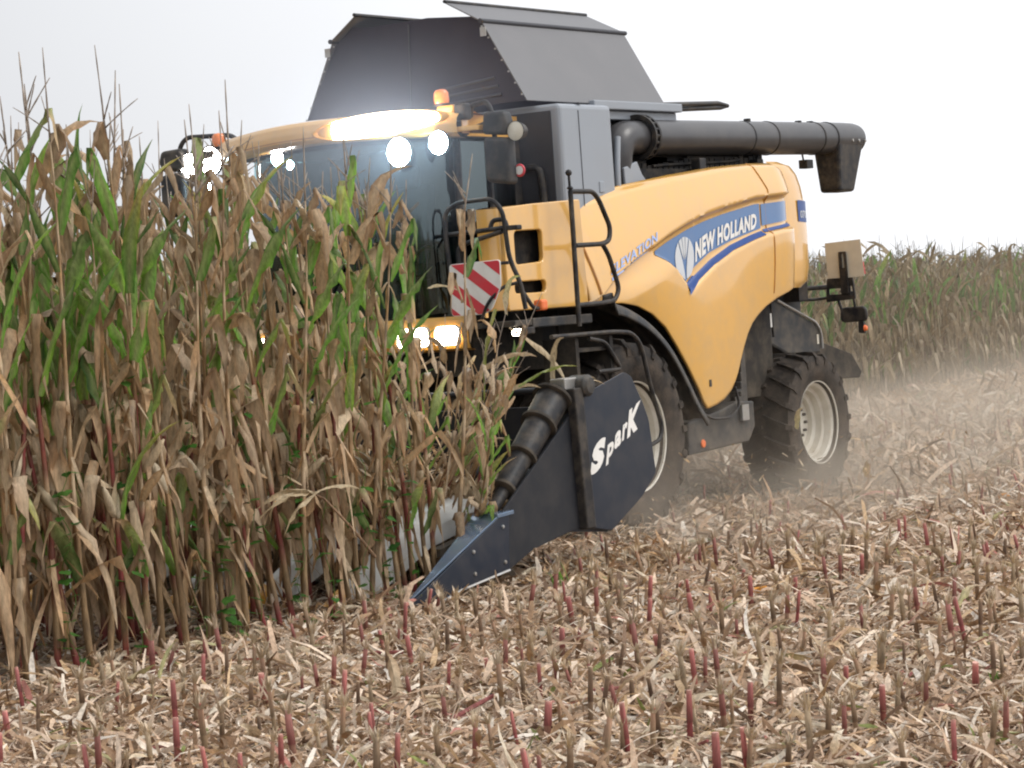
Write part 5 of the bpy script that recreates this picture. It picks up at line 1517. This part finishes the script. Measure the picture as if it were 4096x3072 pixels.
def heap(name, cx, cy, rx, ry, z0, h, n, seed, lab, lmin=0.08, lmax=0.35):
    """loose pile of straw pieces"""
    mb = MB(); r_ = random.Random(seed)
    pal = TAN + [(0.62, 0.52, 0.38), (0.70, 0.62, 0.48), (0.24, 0.15, 0.09)]
    for i in range(n):
        a, q = r_.uniform(0, 6.28), math.sqrt(r_.random())
        x, y = cx + rx * q * math.cos(a), cy + ry * q * math.sin(a)
        z = z0 + h * (1 - q * q) * r_.random()
        leaf_into(mb, r_, (x, y, z), r_.uniform(0, 6.28), r_.uniform(lmin, lmax), r_.uniform(0.012, 0.045), r_.gauss(0.15, 0.45), r_.gauss(0.5, 0.8), 0, r_.choice(pal), r_.choice(pal), 4, False, r_.uniform(-1, 1))
    o = mb.build(name, M['residue'], None, recalc=False)
    tag(o, lab, 'straw', kind='stuff')
heap('loose_straw', 3.15, 1.65, 0.62, 0.95, 0.55, 0.55, 900, 31, 'torn leaves and stems piling up in the header trough')
def chaff():
    mb = MB(); r_ = random.Random(40)
    for i in range(420):
        x = r_.uniform(-4.6, 2.3); y = r_.uniform(1.9, 4.2)
        leaf_into(mb, r_, (x, y, 0.05 + 0.75 * r_.random() ** 2), r_.uniform(0, 6.28), r_.uniform(0.02, 0.11), r_.uniform(0.005, 0.02), r_.uniform(-1, 1), 0.6, 0, r_.choice(TAN), (0.6, 0.5, 0.33), 3, False, r_.uniform(-1, 1))
    tag(mb.build('flying_chaff', M['residue'], None, recalc=False), 'bits of chaff whirling low beside the wheels', 'chaff', kind='stuff')
chaff()
heap('straw_pile', 2.55, 3.25, 0.5, 0.35, 0.02, 0.22, 420, 32, 'brown straw pile heaped against the foot of the navy shield', 0.06, 0.25)
heap('straw_mound', 3.35, 3.2, 0.45, 0.25, 0.02, 0.16, 260, 33, 'low straw mound under the side sheet of the header', 0.06, 0.22)
def tuft(x, y, n, h, lab):
    mb = MB(); r_ = random.Random(int(x * 100))
    for i in range(n):
        leaf_into(mb, r_, (r_.uniform(-.05, .05), r_.uniform(-.05, .05), 0), r_.uniform(0, 6.28), h * r_.uniform(0.7, 1.2), 0.012, r_.uniform(0.9, 1.5), 0.9, 0, (0.10, 0.26, 0.03), (0.16, 0.30, 0.05), 5, False)
    o = mb.build('grass_tuft', M['weed'], None, recalc=False)
    o.location = (x, y, 0.01)
    tag(o, lab, 'grass')
tuft(8.08, 8.62, 7, 0.20, 'fresh green grass tuft among red stubs at the right edge')
tuft(4.05, 3.5, 9, 0.22, 'sparse green weed beside the tip of the side divider')
tuft(8.6, 5.1, 5, 0.12, 'tiny green shoot in the straw near the camera')
def bindweed(x, y, h, lab):
    e = empty('bindweed', (x, y, 0), lab, 'climbing weed', 'bindweed climbing the maize')
    r_ = random.Random(int(x * 100 + y * 10)); st, lf = MB(), MB()
    pth = [(0.035 * math.cos(k * 0.9), 0.035 * math.sin(k * 0.9), h * k / 24) for k in range(25)]
    st.tube(pth, 0.0025, 4, col=(0.14, 0.26, 0.05))
    for k in range(1, 25):
        for _ in range(r_.choice([0, 1, 1, 2])):
            p = Vector(pth[k]); a = r_.uniform(0, 6.28); s = r_.uniform(0.03, 0.06)
            f = Vector((math.cos(a), math.sin(a), r_.uniform(-0.8, 0.3))).normalized(); sd = Vector((-math.sin(a), math.cos(a), r_.uniform(-0.3, 0.3))).normalized()
            b = p + f * s * 0.8
            out = [(-0.15, 0.0), (-0.45, 0.35), (-0.35, 0.75), (0.1, 0.85), (0.7, 0.45), (1.35, 0.0), (0.7, -0.45), (0.1, -0.85), (-0.35, -0.75), (-0.45, -0.35)]
            col = r_.choice([(0.07, 0.20, 0.035), (0.10, 0.25, 0.05), (0.05, 0.15, 0.03)])
            lf.add([b + f * s * u + sd * s * v + Vector((0, 0, -0.15 * s * v * v)) for u, v in out], [tuple(range(10))], col)
    st.build('stem', M['weed'], e, smooth=60); lf.build('leaves', M['weed'], e, recalc=False)
for k, (x, y, h) in enumerate(((7.75, 2.70, 1.9), (7.15, 2.72, 1.5), (6.55, 2.70, 2.3), (6.1, 2.74, 1.3), (5.75, 2.70, 2.45), (5.35, 2.74, 1.5), (5.0, 2.70, 1.2), (8.35, 2.72, 1.3), (6.85, 2.72, 1.1), (4.75, 2.70, 2.2))):
    bindweed(x, y, h, 'heart leaved green bindweed climbing the outer maize row, ' + ('reaching high into the green blades' if h > 1.8 else 'low among the brown stalks'))
# ------------------------------------------------------------------ dust kicked up by the wheels and the straw spreader
def dust():
    mb = MB()
    mb.box(-80, 3.4, -24.0, 5.8, 0.01, 3.4)
    o = mb.build('dust', None or dust_mat(), None)
    tag(o, 'pale dust drifting low behind the wheels and over the stubble', 'dust', kind='stuff')
def dust_mat():
    m = bpy.data.materials.new('dust_cloud'); m.use_nodes = True
    nt = m.node_tree; L = nt.links.new
    nt.nodes.remove(nt.nodes['Principled BSDF'])
    pv = N(nt, 'ShaderNodeVolumePrincipled')
    pv.inputs['Color'].default_value = (0.95, 0.81, 0.65, 1)
    pv.inputs['Anisotropy'].default_value = 0.2
    ge = N(nt, 'ShaderNodeNewGeometry')
    sx = N(nt, 'ShaderNodeSeparateXYZ'); L(ge.outputs['Position'], sx.inputs[0])
    n1 = N(nt, 'ShaderNodeTexNoise', Scale=0.8, Detail=4.0)
    L(ge.outputs['Position'], n1.inputs['Vector'])
    def mr(src, a, b, c=0.0, d=1.0):
        q = N(nt, 'ShaderNodeMapRange', interpolation_type='SMOOTHSTEP')
        q.inputs['From Min'].default_value = a; q.inputs['From Max'].default_value = b
        q.inputs['To Min'].default_value = c; q.inputs['To Max'].default_value = d
        L(src, q.inputs['Value']); return q.outputs[0]
    def mul(a, b):
        q = N(nt, 'ShaderNodeMath', operation='MULTIPLY'); L(a, q.inputs[0])
        if isinstance(b, float): q.inputs[1].default_value = b
        else: L(b, q.inputs[1])
        return q.outputs[0]
    hz = mr(sx.outputs['Z'], 0.0, 1.9, 1.0, 0.0)
    hz = mul(hz, hz)
    lw = mr(sx.outputs['Z'], 0.0, 0.75, 2.9, 0.0)
    hq = N(nt, 'ShaderNodeMath', operation='ADD'); L(hz, hq.inputs[0]); L(lw, hq.inputs[1]); hz = hq.outputs[0]
    nz = mr(n1.outputs['Fac'], 0.40, 0.66)
    xf = mr(sx.outputs['X'], 0.5, 3.3, 1.0, 0.0)
    xb = mr(sx.outputs['X'], -26.0, -5.0, 0.28, 1.0)
    yf = mr(sx.outputs['Y'], 3.0, 5.7, 1.0, 0.0)
    d = mul(mul(mul(hz, nz), mul(xf, xb)), mul(yf, 0.15))
    far = mul(mr(sx.outputs['X'], -5.0, -16.0, 0.0, 0.006), mr(sx.outputs['Z'], 1.8, 2.9, 1.0, 0.0))
    ad = N(nt, 'ShaderNodeMath', operation='ADD'); L(d, ad.inputs[0]); L(far, ad.inputs[1])
    L(ad.outputs[0], pv.inputs['Density'])
    L(pv.outputs[0], nt.nodes['Material Output'].inputs['Volume'])
    return m
dust()

# added haze volume that imitates lens bloom round the lit lamps
def lamp_bloom():
    m = bpy.data.materials.new('bloom_haze'); m.use_nodes = True
    nt = m.node_tree; L = nt.links.new
    nt.nodes.remove(nt.nodes['Principled BSDF'])
    pv = N(nt, 'ShaderNodeVolumePrincipled')
    pv.inputs['Color'].default_value = (0.86, 0.88, 1.0, 1)
    tc = N(nt, 'ShaderNodeTexCoord')
    ln = N(nt, 'ShaderNodeVectorMath', operation='LENGTH')
    L(tc.outputs['Object'], ln.inputs[0])
    mr = N(nt, 'ShaderNodeMapRange', interpolation_type='SMOOTHSTEP')
    mr.inputs['From Min'].default_value = 0.25; mr.inputs['From Max'].default_value = 1.0
    mr.inputs['To Min'].default_value = 0.075; mr.inputs['To Max'].default_value = 0.0
    L(ln.outputs['Value'], mr.inputs['Value']); L(mr.outputs[0], pv.inputs['Density'])
    L(pv.outputs[0], nt.nodes['Material Output'].inputs['Volume'])
    mb = MB(); mb.lathe([(0, -1), (0.38, -0.92), (0.71, -0.71), (0.92, -0.38), (1, 0), (0.92, 0.38), (0.71, 0.71), (0.38, 0.92), (0, 1)], (0, 0, 0), 'z', 24)
    o = mb.build('lamp_bloom', m, None)
    o.location = (2.2, 0.75, 3.62); o.scale = (1.5, 2.0, 1.15)
    tag(o, 'added haze imitating lens bloom round the lit cab roof lamps', 'dust', kind='stuff')
lamp_bloom()
